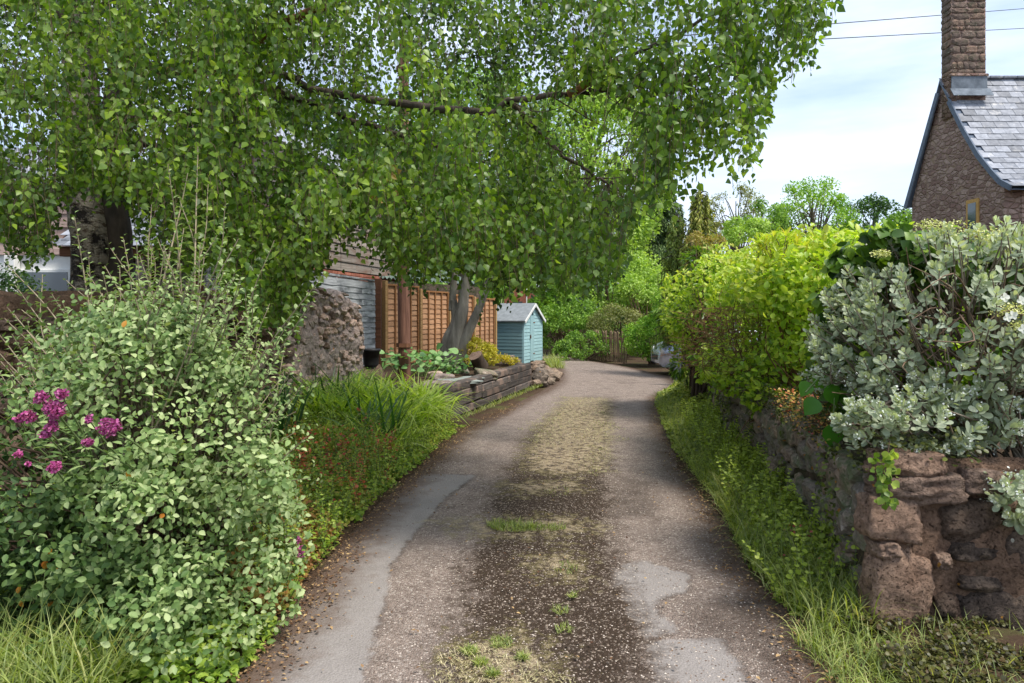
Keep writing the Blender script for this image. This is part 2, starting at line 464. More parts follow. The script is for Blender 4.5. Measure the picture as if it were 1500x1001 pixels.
def soil_material():
    k = NT('dark_soil'); g = k.n('NewGeometry').outputs['Position']
    n1 = k.noise(g, 1.3, 6, 0.7); n2 = k.noise(g, 40, 5, 0.75)
    col = k.mix(n2, lin(50, 38, 30), lin(98, 80, 64))
    col = k.mix(k.ramp(n1, [(0.52, (0, 0, 0)), (0.66, (1, 1, 1))]), col, lin(88, 92, 52))
    return k.finish(col, 0.95, n2, 0.9, 0.02, 0.1)
M_SOIL = soil_material()
g = 900.0
o = mesh_np('ground', [(-g, -20, -0.05), (g, -20, -0.05), (g, g, -0.05), (-g, g, -0.05)], [(0, 1, 2, 3)], M_SOIL); tag(o, kind='structure')


def px_poly(pix):
    return [(at(x, y, 1600 / (y - 460)).x, 1600 / (y - 460)) for x, y in pix]
def sdf(X, Y, poly):
    """signed distance (positive inside), arrays"""
    d2 = np.full(X.shape, 1e9); inside = np.zeros(X.shape, bool)
    for (x0, y0), (x1, y1) in zip(poly, poly[1:] + poly[:1]):
        ex, ey = x1 - x0, y1 - y0; t = np.clip(((X - x0) * ex + (Y - y0) * ey) / (ex * ex + ey * ey + 1e-12), 0, 1)
        d2 = np.minimum(d2, (X - x0 - t * ex) ** 2 + (Y - y0 - t * ey) ** 2)
        c = ((y0 > Y) != (y1 > Y)) & (X < (x1 - x0) * (Y - y0) / (y1 - y0 + 1e-12) + x0); inside ^= c
    return np.sqrt(d2) * np.where(inside, 1, -1)
PATCHES = [px_poly([(619, 693), (700, 697), (655, 728), (603, 790), (575, 830), (560, 900), (530, 1010), (300, 1060), (385, 963), (440, 899), (500, 813), (570, 733)]),
           px_poly([(892, 832), (940, 822), (1012, 842), (1010, 868), (960, 880), (975, 905), (1000, 928), (950, 935), (915, 900)]),
           px_poly([(948, 940), (1055, 936), (1078, 965), (1112, 1040), (958, 1040)]),
           ]
STRAW = [px_poly([(832, 582), (888, 584), (894, 640), (884, 690), (840, 700), (772, 693), (770, 668), (795, 620)]),
         px_poly([(672, 950), (700, 936), (745, 930), (790, 950), (806, 985), (790, 1030), (690, 1030)]),
         px_poly([(782, 818), (835, 808), (852, 830), (835, 850), (800, 842)]), px_poly([(745, 712), (840, 706), (850, 722), (760, 728)]), px_poly([(640, 764), (830, 760), (880, 774), (820, 790), (690, 786)])]
DAMP = [px_poly([(1000, 882), (1090, 874), (1140, 915), (1165, 985), (1130, 1010), (1085, 955), (1000, 925)]), px_poly([(905, 700), (960, 705), (965, 760), (900, 760)])]
def lane_material():
    k = NT('worn_gravel_asphalt'); g = k.n('NewGeometry').outputs['Position']
    A = lambda nm: k.n('Attribute', attribute_name=nm).outputs['Fac']
    u = A('u'); y = k.n('SeparateXYZ', {0: g}).outputs[1]
    big = k.noise(g, 1.1, 5, 0.6); mid = k.noise(g, 5, 7, 0.72); fine = k.noise(g, 55, 6, 0.8); brk = k.noise(g, 13, 7, 0.75)
    v1 = k.n('TexVoronoi', {'Vector': g, 'Scale': 95.0, 'Randomness': 1.0}); v2 = k.n('TexVoronoi', {'Vector': g, 'Scale': 48.0, 'Randomness': 1.0})
    chip = k.n('SeparateColor', {0: v1.outputs['Color']}).outputs[0]; chip2 = k.n('SeparateColor', {0: v2.outputs['Color']}).outputs[0]
    base = k.mix(k.ramp(mid, [(0.3, (0, 0, 0)), (0.7, (1, 1, 1))]), lin(116, 102, 93), lin(158, 142, 131))
    base = k.mix(k.ramp(chip, [(0.66, (0.0,) * 3), (0.9, (0.35,) * 3), (1, (0.75,) * 3)]), base, lin(200, 188, 176))
    base = k.mix(k.ramp(chip, [(0.0, (0.6,) * 3), (0.2, (0.0,) * 3)]), base, lin(84, 72, 64))
    base = k.mix(k.math('MULTIPLY', k.math('GREATER_THAN', chip2, 0.93), k.math('LESS_THAN', v2.outputs['Distance'], 0.33)), base, lin(196, 182, 170))
    base = k.mix(k.ramp(fine, [(0.30, (0.6,) * 3), (0.46, (0, 0, 0))]), base, lin(66, 56, 50))
    jit = k.math('ADD', k.math('MULTIPLY', k.math('SUBTRACT', mid, 0.5), 0.30), k.math('MULTIPLY', k.math('SUBTRACT', brk, 0.5), 0.42))
    # smooth asphalt repairs
    pat = k.mix(mid, lin(126, 119, 114), lin(156, 149, 144)); pat = k.mix(1.0, pat, k.ramp(k.noise(g, 110, 4, 0.8), [(0.3, (0.72,) * 3), (0.7, (1.2,) * 3)]), 'MULTIPLY')
    pm = k.n('MapRange', {0: k.math('ADD', A('patch'), k.math('MULTIPLY', jit, 0.35)), 1: -0.012, 2: 0.02, 3: 0.0, 4: 1.0}).outputs[0]
    rim = k.ramp(k.math('ABSOLUTE', k.math('ADD', A('patch'), k.math('MULTIPLY', jit, 0.35))), [(0.0, (0.55,) * 3), (0.03, (0, 0, 0))])
    base = k.mix(pm, base, pat)
    base = k.mix(k.math('MULTIPLY', rim, k.ramp(big, [(0.4, (0, 0, 0)), (0.6, (1, 1, 1))])), base, lin(70, 60, 54))
    # brown soil and moss between the wheel tracks
    un = k.math('ADD', u, k.math('MULTIPLY', jit, 1.1)); un = k.math('ADD', un, k.math('MULTIPLY', k.math('SUBTRACT', big, 0.5), 0.30))
    cen = k.math('ABSOLUTE', k.math('SUBTRACT', un, 0.03))
    cm = k.ramp(cen, [(0.30, (1, 1, 1)), (0.48, (0, 0, 0))])
    cm = k.math('MULTIPLY', cm, k.n('MapRange', {0: y, 1: 11.5, 2: 13.6, 3: 1.0, 4: 0.0}).outputs[0])
    cm = k.math('MULTIPLY', cm, k.ramp(brk, [(0.28, (0.55,) * 3), (0.45, (1, 1, 1))]))
    soil = k.mix(fine, lin(34, 26, 20), lin(84, 68, 54))
    soil = k.mix(k.ramp(chip, [(0.84, (0, 0, 0)), (0.97, (0.8,) * 3)]), soil, lin(170, 154, 138))
    moss = k.math('MULTIPLY', k.ramp(k.noise(g, 2.6, 5), [(0.58, (0, 0, 0)), (0.68, (0.6,) * 3)]), k.ramp(brk, [(0.5, (0, 0, 0)), (0.6, (1, 1, 1))]))
    soil = k.mix(moss, soil, lin(116, 108, 54))
    col = k.mix(cm, base, soil)
    straw = k.mix(k.n('MapRange', {0: k.noise(k.n('Mapping', {'Vector': g, 'Scale': (1, 2.2, 1)}).outputs[0], 24, 6, 0.75), 1: 0.3, 2: 0.7}).outputs[0], lin(116, 98, 72), lin(208, 190, 158))
    sd_ = k.math('ADD', A('straw'), k.math('MULTIPLY', jit, 2.4))
    sm_ = k.n('MapRange', {0: sd_, 1: -0.12, 2: 0.14, 3: 0.0, 4: 0.85}).outputs[0]
    straw = k.mix(k.ramp(sd_, [(0.0, (0.75,) * 3), (0.16, (0, 0, 0))]), straw, lin(124, 118, 64))
    col = k.mix(k.math('MULTIPLY', sm_, k.ramp(brk, [(0.42, (0.0,) * 3), (0.54, (1, 1, 1))])), col, straw)
    edge = k.ramp(k.math('ADD', k.math('ABSOLUTE', u), k.math('MULTIPLY', k.math('SUBTRACT', mid, 0.5), 0.5)), [(0.80, (0, 0, 0)), (1.0, (0.9,) * 3)])
    col = k.mix(edge, col, k.mix(fine, lin(56, 42, 34), lin(116, 94, 78)))
    dm = k.n('MapRange', {0: k.math('ADD', A('damp'), k.math('MULTIPLY', jit, 0.9)), 1: -0.08, 2: 0.10, 3: 0.0, 4: 0.8}).outputs[0]
    damp = k.math('MAXIMUM', dm, k.ramp(k.noise(g, 0.9, 3), [(0.56, (0, 0, 0)), (0.68, (0.35,) * 3)]))
    col = k.mix(damp, col, k.mix(1.0, col, (0.42, 0.40, 0.39, 1), 'MULTIPLY'))
    h = k.math('ADD', k.math('MULTIPLY', fine, 0.7), k.math('MULTIPLY', v1.outputs['Distance'], -1.2))
    h = k.math('ADD', h, k.math('MULTIPLY', brk, 0.9)); h = k.math('MULTIPLY', h, k.math('SUBTRACT', 1.0, k.math('MULTIPLY', pm, 0.75)))
    return k.finish(col, k.math('SUBTRACT', 0.92, k.math('MULTIPLY', dm, 0.3)), h, 0.85, 0.012, 0.22)
M_LANE = lane_material()
ys = np.concatenate([np.linspace(0, 2.2, 12), np.linspace(2.23, 8, 230), np.linspace(8.06, 14, 110), np.linspace(14.15, 30, 100)]); us = np.linspace(-1.12, 1.12, 101)
YY, UU = np.meshgrid(ys, us, indexing='ij'); ll = np.interp(YY, [a for a, b in LEFT], [b for a, b in LEFT]); rr = np.interp(YY, [a for a, b in RIGHT], [b for a, b in RIGHT])
XX = (ll + rr) / 2 + UU * (rr - ll) / 2
ZZ = np.array([lane_h(x, y) for x, y in zip(XX.ravel(), YY.ravel())]).reshape(XX.shape) + 0.012 * (1 - np.abs(UU)) - 0.03 * (np.abs(UU) > 1.08)
nu = len(us); i, j = np.meshgrid(np.arange(len(ys) - 1), np.arange(nu - 1), indexing='ij')
F = np.stack([i * nu + j, i * nu + j + 1, (i + 1) * nu + j + 1, (i + 1) * nu + j], -1).reshape(-1, 4)
field = lambda polys: np.clip(np.max([sdf(XX, YY, p) for p in polys], 0), -1, 1).ravel()
lane = mesh_np('lane', np.stack([XX, YY, ZZ], -1).reshape(-1, 3), F, M_LANE, smooth=True, attrs={'u': UU.ravel(), 'patch': field(PATCHES), 'straw': field(STRAW), 'damp': field(DAMP)}); tag(lane, kind='structure')

# planted soil banks on both sides
def bank(name, fx0, fx1, y0, y1, h0, h1, hm, n=60):
    V = []; w = 12
    for yy in np.linspace(y0, y1, n):
        a, b = fx0(yy), fx1(yy)
        for t in np.linspace(0, 1, w):
            x = a + (b - a) * t
            V.append((x, yy, h0 * (1 - t) + h1 * t + hm * math.sin(math.pi * t) + 0.02 * mnoise.noise(Vector((x * 3, yy * 3, 1)))))
    F = [(i * w + j, i * w + j + 1, (i + 1) * w + j + 1, (i + 1) * w + j) for i in range(n - 1) for j in range(w - 1)]
    return tag(mesh_np(name, V, F, M_SOIL, smooth=True), kind='structure')
wallL = lambda y: -3.9 + 0.2685 * (y - 4.4)
wallR = lambda y: 1.81 + 0.168 * (y - 3.35)
bank('flower_bed_soil', lambda y: wallL(y) - 0.05, lambda y: pinterp(y, LEFT) + 0.06, 0.5, 10.3, 0.16, -0.03, 0.05)
bank('verge_soil', lambda y: pinterp(y, RIGHT) - 0.06, lambda y: (wallR(y) + 0.1 if y > 3.4 else 2.4), 0.5, 14.0, -0.03, 0.10, 0.02)

# ------------------------------------------------------------------ stone walls
def loft_wall(name, fx, y0, y1, zt, thick, mat, parent, n=150, nf=16, amp=0.035, side=1, cap_round=0.12):
    """core of a wall that runs along Y; side=+1: visible face towards +X"""
    prof_t = np.linspace(0, 1, nf)
    V = []; rows = []
    for yy in np.linspace(y0, y1, n):
        top = zt(yy); row = []
        for t in prof_t: row.append((0, t * (top - cap_round)))
        for a in np.linspace(0, math.pi, 9)[1:-1]:
            row.append((-(thick / 2) * (1 - math.cos(a)), top - cap_round + cap_round * math.sin(a)))
        for t in prof_t[::-3]: row.append((-thick, t * (top - cap_round)))
        rows.append(len(row))
        for (o_, z) in row:
            p = Vector((fx(yy) + side * o_, yy, z)); s = p * 1.0
            d = mnoise.noise(s * 2.3) * amp + mnoise.noise(s * 7) * amp * 0.7 + mnoise.noise(s * 19) * amp * 0.35
            c = Vector((fx(yy) - side * thick / 2, yy, z)); dr = (p - c); dr.z = 0.3 if z > top - cap_round else 0
            dr = dr.normalized() if dr.length > 1e-5 else Vector((0, 0, 1))
            V.append(p + dr * d)
    w = rows[0]
    F = [(i * w + j, i * w + j + 1, (i + 1) * w + j + 1, (i + 1) * w + j) for i in range(n - 1) for j in range(w - 1)]
    if side > 0: F = [f[::-1] for f in F]
    # end caps as fans of quads
    o = mesh_np(name, V, F, mat, smooth=True, parent=parent)
    import bmesh
    bm = bmesh.new(); bm.from_mesh(o.data); bm.verts.ensure_lookup_table()
    for base in (0, (n - 1) * w):
        try:
            f = bm.faces.new([bm.verts[base + j] for j in range(w)])
            r = bmesh.ops.triangulate(bm, faces=[f])
        except ValueError: pass
    bmesh.ops.recalc_face_normals(bm, faces=list(bm.faces)); bm.to_mesh(o.data); bm.free()
    return o

def stone_bank(mat, n=9, sub=2, boxy=0.55, amt=0.16, amt2=0.07):
    return [rock_mesh('stone', mat, s + 11, sub, boxy, amt, amt2) for s in range(n)]

def lay_stones(parent, bankf, fx, y0, y1, z0, ztop, course, length, proud=0.02, thick=0.16, side=1, jitter=0.15, skip=0.0):
    base = wloc(parent); z = z0; cnt = 0
    while True:
        h = course * rng.uniform(0.75, 1.3)
        if z + h * 0.6 > ztop((y0 + y1) / 2) + 0.1: break
        y = y0 + rng.uniform(-0.1, 0)
        while y < y1 - 0.04:
            L = length * rng.uniform(0.6, 1.6); L = min(L, y1 + 0.02 - y)
            if L < 0.07: break
            yc = y + L / 2; hh = min(h, ztop(yc) - z)
            if hh > 0.05 and rng.random() > skip:
                me = bankf(yc, z)
                ang = math.atan2((fx(yc + 0.1) - fx(yc - 0.1)), 0.2)
                o = link_mesh('stone', me, parent)
                jz = jitter if jitter == 1 else 0
                o.scale = (thick * rng.uniform(0.8, 1.2), L * rng.uniform(0.9, 1.08 + 0.15 * jz), hh * rng.uniform(0.85, 1.05 + 0.25 * jz))
                o.rotation_euler = (rng.normal() * (0.05 + 0.16 * jz), rng.normal() * 0.06, -ang + rng.normal() * 0.05)
                o.location = Vector((fx(yc) + side * (proud + rng.normal() * 0.012 - thick / 2 + 0.02), yc, z + h / 2 + rng.normal() * (0.008 + 0.018 * jz))) - base
                cnt += 1
            y += L
        z += h
    return cnt

lw = empty('stone_wall', (wallL(7), 7, 0), 'long reddish rubble stone garden wall with a rounded mortar top behind the grey-green bush', 'wall')
zL = lambda y: float(np.interp(y, [3, 5, 7.5, 9.4, 9.9, 10.25, 10.4], [1.70, 1.77, 1.85, 1.95, 1.90, 1.80, 1.68]))
loft_wall('mortar_core', lambda y: wallL(y) - 0.035, 2.6, 10.4, zL, 0.5, M_MORTAR, lw, n=220, nf=22, amp=0.03, cap_round=0.16)
loft_wall('wall_end_core', lambda y: wallL(y) - 0.004, 8.3, 10.42, lambda y: zL(y) + 0.012, 0.55, M_STONE_PALE, lw, n=170, nf=70, amp=0.055, cap_round=0.12)
bk_red, bk_pale = stone_bank(M_STONE_RED, 9, 2, 0.4, 0.2, 0.1), stone_bank(M_STONE_PALE, 9, 2, 0.25, 0.24, 0.12)
pick = lambda y, z: (bk_pale if y > 8.3 + rng.normal() * 0.6 else bk_red)[rng.integers(9)]
lay_stones(lw, pick, wallL, 4.4, 8.6, 0.05, lambda y: zL(y) - 0.24, 0.15, 0.24, 0.045, 0.2, jitter=1, skip=0.06)
lay_stones(lw, pick, wallL, 8.6, 10.40, 0.3, lambda y: zL(y) - 0.02, 0.10, 0.12, 0.012, 0.14, jitter=1, skip=0.12)

rw = empty('stone_wall', (2.5, 7, 0), 'low mossy stone retaining wall along the right side of the lane', 'wall')
zR = lambda y: float(np.interp(y, [3, 8, 13.5], [0.90, 0.82, 0.75]))
loft_wall('mortar_core', wallR, 3.42, 13.6, zR, 0.55, M_MORTAR_DARK, rw, n=200, nf=12, amp=0.018, side=-1, cap_round=0.08)
bk_moss = stone_bank(M_STONE_MOSS, 9, 2, 0.7, 0.12, 0.08)
lay_stones(rw, lambda y, z: bk_moss[rng.integers(9)], wallR, 3.48, 9.6, 0.0, lambda y: zR(y) - 0.01, 0.12, 0.17, 0.03, 0.15, side=-1, jitter=1, skip=0.04)
# near end of the same wall: a pier of big red blocks set in mortar, facing the camera
V = []; n1, n2 = 48, 34
for j in range(n2):
    for i in range(n1):
        x = 1.80 + 1.7 * i / (n1 - 1); z = -0.02 + 0.9 * j / (n2 - 1)
        d = mnoise.noise(Vector((x * 3, 0, z * 3))) * 0.04 + mnoise.noise(Vector((x * 9, 1, z * 9))) * 0.02 + mnoise.noise(Vector((x * 30, 2, z * 30))) * 0.006
        e = min(1, i / 3.0)
        V.append((x, 3.40 - d - 0.05 * e + (0.06 if j == n2 - 1 else 0), z))
F = [(j * n1 + i, j * n1 + i + 1, (j + 1) * n1 + i + 1, (j + 1) * n1 + i) for j in range(n2 - 1) for i in range(n1 - 1)]
mesh_np('pier_mortar', V, F, M_MORTAR, smooth=True, parent=rw)
b_ = box_arrays(1.86, 3.5, 3.44, 3.56, -0.02, 0.84); mesh_np('pier_core', b_[0], b_[1], M_MORTAR_DARK, parent=rw)
PIER = [(1338, 682, 96, 34, 0), (1352, 716, 118, 40, 0), (1312, 764, 78, 62, 0), (1322, 866, 92, 126, 1), (1424, 768, 86, 60, 2), (1430, 812, 70, 26, 2), (1442, 860, 60, 22, 2), (1391, 891, 28, 34, 2),
        (1474, 918, 130, 92, 2), (1300, 806, 34, 24, 0), (1494, 800, 36, 80, 2), (1440, 706, 60, 36, 0), (1500, 730, 60, 44, 0), (1345, 940, 110, 22, 0), (1410, 948, 60, 20, 2), (1384, 822, 22, 22, 0)]
M_STONE_PIERS = [stone_mat('pier_sandstone', (116, 94, 80), (164, 140, 122), (76, 66, 56), 0.30, 0.10, 1.2), stone_mat('pitted_sandstone', (116, 94, 80), (176, 150, 130), (96, 82, 70), 0.3, 0.03, 1.5), stone_mat('black_crusted_stone', (70, 60, 52), (116, 100, 88), (130, 112, 96), 0.42, 0.16, 1.3)]
for q, (px, py, w, h, mi) in enumerate(PIER):
    p = at(px, py, 3.33)
    me = rock_mesh('block', M_STONE_PIERS[mi], 40 + q, 4, {0: 0.68, 1: 0.38, 2: 0.45}[mi], 0.10, 0.07)
    o = link_mesh('block', me, rw, Vector((p.x, 3.395 if mi < 2 else 3.42, p.z)) - wloc(rw), (rng.normal() * 0.06, rng.normal() * 0.07, rng.normal() * 0.06), (w * 0.00333 * (1.05 if mi < 2 else 1.15), 0.20, h * 0.00333 * (1.08 if mi < 2 else 1.2)))

# ------------------------------------------------------------------ weatherboarded barn, left
def plank_mat(name, c1, c2, per=0.22, c3=None, bstr=0.6):
    k = NT(name); v = k.coords('Object', (1.2, 14, 14), True)
    n1 = k.noise(v, 2.2, 6, 0.7); n2 = k.noise(k.coords('Object', (1, 1, 1), True), 3, 4)
    col = k.mix(k.ramp(n1, [(0.3, (0, 0, 0)), (0.7, (1, 1, 1))]), lin(*c1), lin(*c2))
    if c3: col = k.mix(k.ramp(n2, [(0.5, (0, 0, 0)), (0.65, (0.8,) * 3)]), col, lin(*c3))
    col = k.mix(1.0, col, k.ramp(k.rnd(), [(0, (1 - per,) * 3), (1, (1 + per,) * 3)]), 'MULTIPLY')
    return k.finish(col, 0.85, n1, bstr, 0.006, 0.2)
M_WB = plank_mat('weathered_board', (98, 90, 82), (158, 148, 138), 0.25, (114, 88, 74))
M_GREYLAP = plank_mat('silver_grey_board', (104, 106, 108), (180, 182, 184), 0.18, (70, 72, 74), 0.9)
M_ORANGE = plank_mat('orange_stained_slat', (144, 106, 78), (182, 142, 108), 0.18)
M_ORANGE_D = plank_mat('orange_stained_batten', (118, 80, 50), (156, 112, 72), 0.08)
M_POSTY = plank_mat('fence_post_timber', (140, 108, 70), (174, 142, 98), 0.08)
M_BROWNPOST = plank_mat('dark_timber', (84, 56, 42), (128, 88, 66), 0.1)
M_SLEEPER = plank_mat('tarred_sleeper', (48, 43, 40), (104, 96, 90), 0.4, (138, 116, 102))
M_BRICK = noise_mat('red_brick', (134, 80, 64), (170, 110, 90), 14, per_obj=0.3, bstr=0.5)
M_SLATE = noise_mat('roof_slate', (104, 108, 116), (150, 153, 160), 5, per_obj=0.32, bstr=0.35, c3=(186, 184, 180), c3amt=0.42, rough=0.6)
M_LEAD = noise_mat('lead_flashing', (84, 92, 100), (122, 130, 138), 4, per_obj=0, bstr=0.3, rough=0.85)
M_WHITE = noise_mat('white_paint', (206, 206, 202), (226, 226, 222), 5, per_obj=0.05, bstr=0.1)

def boards(parent, A, B, z0, z1, h, t, mat, seg, name='board', tilt=0.22, wav=0.0, skipf=None, overlap=1.25):
    """overlapping horizontal boards on a wall from A to B (xy), their low edge proud; normal = right-hand side of A->B"""
    A = Vector((A[0], A[1], 0)); B = Vector((B[0], B[1], 0)); L = (B - A).length; dx = (B - A) / L
    nrm = Vector((dx.y, -dx.x, 0)); z = z0; r = 0
    base = wloc(parent)
    variants = [box_mesh(name, 1, t, h * overlap, mat, 0.003, 0.012 if wav else 0.004, s) for s in range(5)]
    if wav:
        import bmesh
        variants = []
        for s in range(5):
            bm = bmesh.new(); nx = 9
            vs_ = []
            for i in range(nx):
                u = i / (nx - 1) - 0.5; lo = -h * overlap / 2 + wav * mnoise.noise(Vector((u * 5, s * 3.3, 0)))
                bow = wav * 0.3 * mnoise.noise(Vector((u * 4, s * 5, 3)))
                vs_.append([bm.verts.new((u, y_, z_)) for (y_, z_) in ((-t / 2 + bow, lo), (t / 2 + bow, lo), (t / 2, h * overlap / 2), (-t / 2, h * overlap / 2))])
            for a, b in zip(vs_, vs_[1:]):
                for q in range(4): bm.faces.new((a[q], b[q], b[(q + 1) % 4], a[(q + 1) % 4]))
            bm.faces.new(vs_[0][::-1]); bm.faces.new(vs_[-1]); bmesh.ops.recalc_face_normals(bm, faces=list(bm.faces))
            me = bpy.data.meshes.new(name); bm.to_mesh(me); bm.free(); me.materials.append(mat); variants.append(me)
    while z < z1 - h * 0.4:
        s = -(r % 2) * seg * 0.37 if seg < L else 0
        while s < L - 0.02:
            a = max(0, s); b = min(L, s + seg)
            if seg < L and L - b < seg * 0.2: b = L
            if b - a > 0.05:
                m = A + dx * (a + b) / 2 + nrm * (t * 0.5 + 0.012) + Vector((0, 0, z + h / 2 + rng.normal() * 0.003))
                o = link_mesh(name, variants[rng.integers(5)], parent, m - base)
                x = dx; zz = (Vector((0, 0, 1)) - nrm * tilt).normalized(); y = zz.cross(x)
                o.rotation_euler = Matrix((x, y, zz)).transposed().to_euler(); o.scale = (b - a - 0.006, 1, 1)
            s = b if b >= L else s + seg
        z += h; r += 1

def prism_xy(name, pts, z0, z1, mat, parent=None):
    n = len(pts); V = [(x, y, z0) for x, y in pts] + [(x, y, z1) for x, y in pts]
    import bmesh
    off = wloc(parent) if parent else Vector()
    bm = bmesh.new(); vs_ = [bm.verts.new(Vector(v) - off) for v in V]
    bm.faces.new(vs_[:n][::-1]); bm.faces.new(vs_[n:])
    for i in range(n): bm.faces.new((vs_[i], vs_[(i + 1) % n], vs_[n + (i + 1) % n], vs_[n + i]))
    bmesh.ops.recalc_face_normals(bm, faces=list(bm.faces))
    me = bpy.data.meshes.new(name); bm.to_mesh(me); bm.free(); me.materials.append(mat)
    return link_mesh(name, me, parent)

barn = empty('barn', (-4.2, 14, 0), 'large weatherboarded barn with a red brick plinth behind the grey boarding', 'barn')
bA, bB = Vector((-4.35, 13.2, 0)), Vector((-2.97, 19.2, 0))
bd = (bB - bA).normalized(); bn = Vector((bd.y, -bd.x, 0))
i1, i2 = bA - bn * 0.02, bB - bn * 0.02
prism_xy('wall', [i1.xy[:], i2.xy[:], (i2 - bn * 2.9).xy[:], (i1 - bn * 2.9).xy[:]], 0, 4.75, M_MORTAR_DARK, barn)
boards(barn, bA - bn * 2.9 - bd * 0.02, bA - bd * 0.02, 0.3, 4.8, 0.20, 0.025, M_WB, 2.0, 'weatherboard', 0.12)
boards(barn, bA, bB, 2.60, 4.8, 0.20, 0.025, M_WB, 2.9, 'weatherboard', 0.12)
# brick courses under the boards
bme = box_mesh('brick', 0.215, 0.06, 0.065, M_BRICK, 0.004)
for r in range(4):
    for i in range(25):
        s = 0.4 + i * 0.225 + (0.11 if r % 2 else 0)
        p = bA + bd * s + bn * 0.012 + Vector((0, 0, 2.29 + r * 0.075))
        o = link_mesh('brick', bme, barn, p - wloc(barn), (0, 0, math.atan2(bd.y, bd.x) + rng.normal() * 0.01))
# barn roof
e0, e1 = bA + bn * 0.25, bB + bn * 0.25
R0, R1 = bA - bn * 1.5 - bd * 0.3, bB - bn * 1.5
V = [(*e0.xy, 4.72), (*e1.xy, 4.72), (*R1.xy, 5.9), (*R0.xy, 5.9), (*(bB - bn * 3.2).xy, 4.72), (*(bA - bn * 3.2).xy, 4.72)]
mesh_np('roof', V, [(0, 1, 2, 3), (3, 2, 4, 5)], M_SLATE, parent=barn)

# grey lapped boarding in front of the barn
gf = empty('lapped_fence', (-3.3, 11.6, 0), 'weathered silver-grey lapped board fence in front of the barn', 'fence')
gA, gB = Vector((-3.75, 8.3, 0)), Vector((-2.93, 14.5, 0))
boards(gf, gA, gB, 0.3, 2.27, 0.115, 0.014, M_GREYLAP, 2.07, 'lap_board', 0.12, wav=0.035)
for s in (0, 2.07, 4.14, 6.2):
    p = gA + (gB - gA).normalized() * s; me = box_mesh('post', 0.09, 0.09, 2.3, M_BROWNPOST, 0.005)
    link_mesh('post', me, gf, Vector((p.x - 0.06, p.y, 1.17)) - wloc(gf))
for (a, b) in ((0, 2.04), (2.1, 4.11), (4.17, 6.2)):
    d_ = (gB - gA).normalized(); oriented_box('capping_rail', gA + d_ * a + Vector((0, 0, 2.30)), gA + d_ * b + Vector((0, 0, 2.30)), 0.04, 0.07, M_GREYLAP, gf)

# ------------------------------------------------------------------ orange lap fence
of = empty('lap_fence', (-2.1, 16.5, 0.3), 'orange-brown lap panel fence in four stepped panels between the grey boarding and the shed', 'fence')
A0 = Vector((-2.82, 15.0, 0)); Bv = Vector((0.5685, 1.5, 0)); fd = Bv.normalized(); fn = Vector((fd.y, -fd.x, 0))
tops = [2.24, 2.15, 2.10, 2.04]
for i in range(4):
    a = A0 + Bv * i; b = a + Bv; t = tops[i]; z0 = t - 1.78
    a2 = a + fd * 0.05; b2 = b - fd * 0.05
    boards(of, a2 - fn * 0.02, b2 - fn * 0.02, z0, t - 0.05, 0.125, 0.012, M_ORANGE, 9, 'slat', 0.14, wav=0.025)
    for q in range(5):
        p = a2.lerp(b2, 0.03 + q * 0.235) + fn * 0.035
        me = box_mesh('batten', 0.038, 0.025, t - z0, M_ORANGE_D, 0.002)
        link_mesh('batten', me, of, Vector((p.x, p.y, (t + z0) / 2)) - wloc(of), (0, 0, math.atan2(fd.y, fd.x)))
    for zz in (t + 0.005, z0):
        oriented_box('rail', a2 + fn * 0.02 + Vector((0, 0, zz)), b2 + fn * 0.02 + Vector((0, 0, zz)), 0.04, 0.05, M_ORANGE_D, of)
for i in range(5):
    p = A0 + Bv * i; t = tops[min(i, 3)] + 0.05
    if i == 0: t += 0.04
    me = box_mesh('post', 0.095, 0.095, t, M_POSTY, 0.006)
    link_mesh('post', me, of, Vector((p.x, p.y, t / 2)) + fn * 0.03 - wloc(of), (0, 0, math.atan2(fd.y, fd.x)))
me = box_mesh('timber_post', 0.22, 0.16, 2.36, M_BROWNPOST, 0.008, 0.01, 3)
tag(link_mesh('timber_post', me, None, (-2.93, 14.72, 1.17), (0, 0, 0.1)), 'thick dark brown timber post between grey boarding and orange fence', 'post')

# lean-to with a corrugated roof behind the fence
lt = empty('lean_to', (-2.3, 18.5, 0), 'low lean-to with a grey-green corrugated roof behind the orange fence', 'shed')
n = 120; V = []
for i in range(n):
    for (dy, z) in ((0, 2.52), (1.6, 3.05)):
        p = Vector((-3.35 + 0.02 * i * 1.0, 17.3 + 0.035 * i, 0))
        V.append((p.x + dy * -0.9, p.y + dy * 0.35, z + 0.03 * math.sin(i * math.pi / 2.0)))
F = [(2 * i, 2 * i + 2, 2 * i + 3, 2 * i + 1) for i in range(n - 1)]
mesh_np('roof_sheet', V, F, noise_mat('corrugated_sheet', (74, 88, 82), (108, 122, 112), 4, per_obj=0), smooth=True, parent=lt)
prism_xy('wall', [(-3.3, 17.5), (-1.0, 21.4), (-2.4, 22), (-4.6, 18.1)], 0, 2.45, M_MORTAR_DARK, lt)

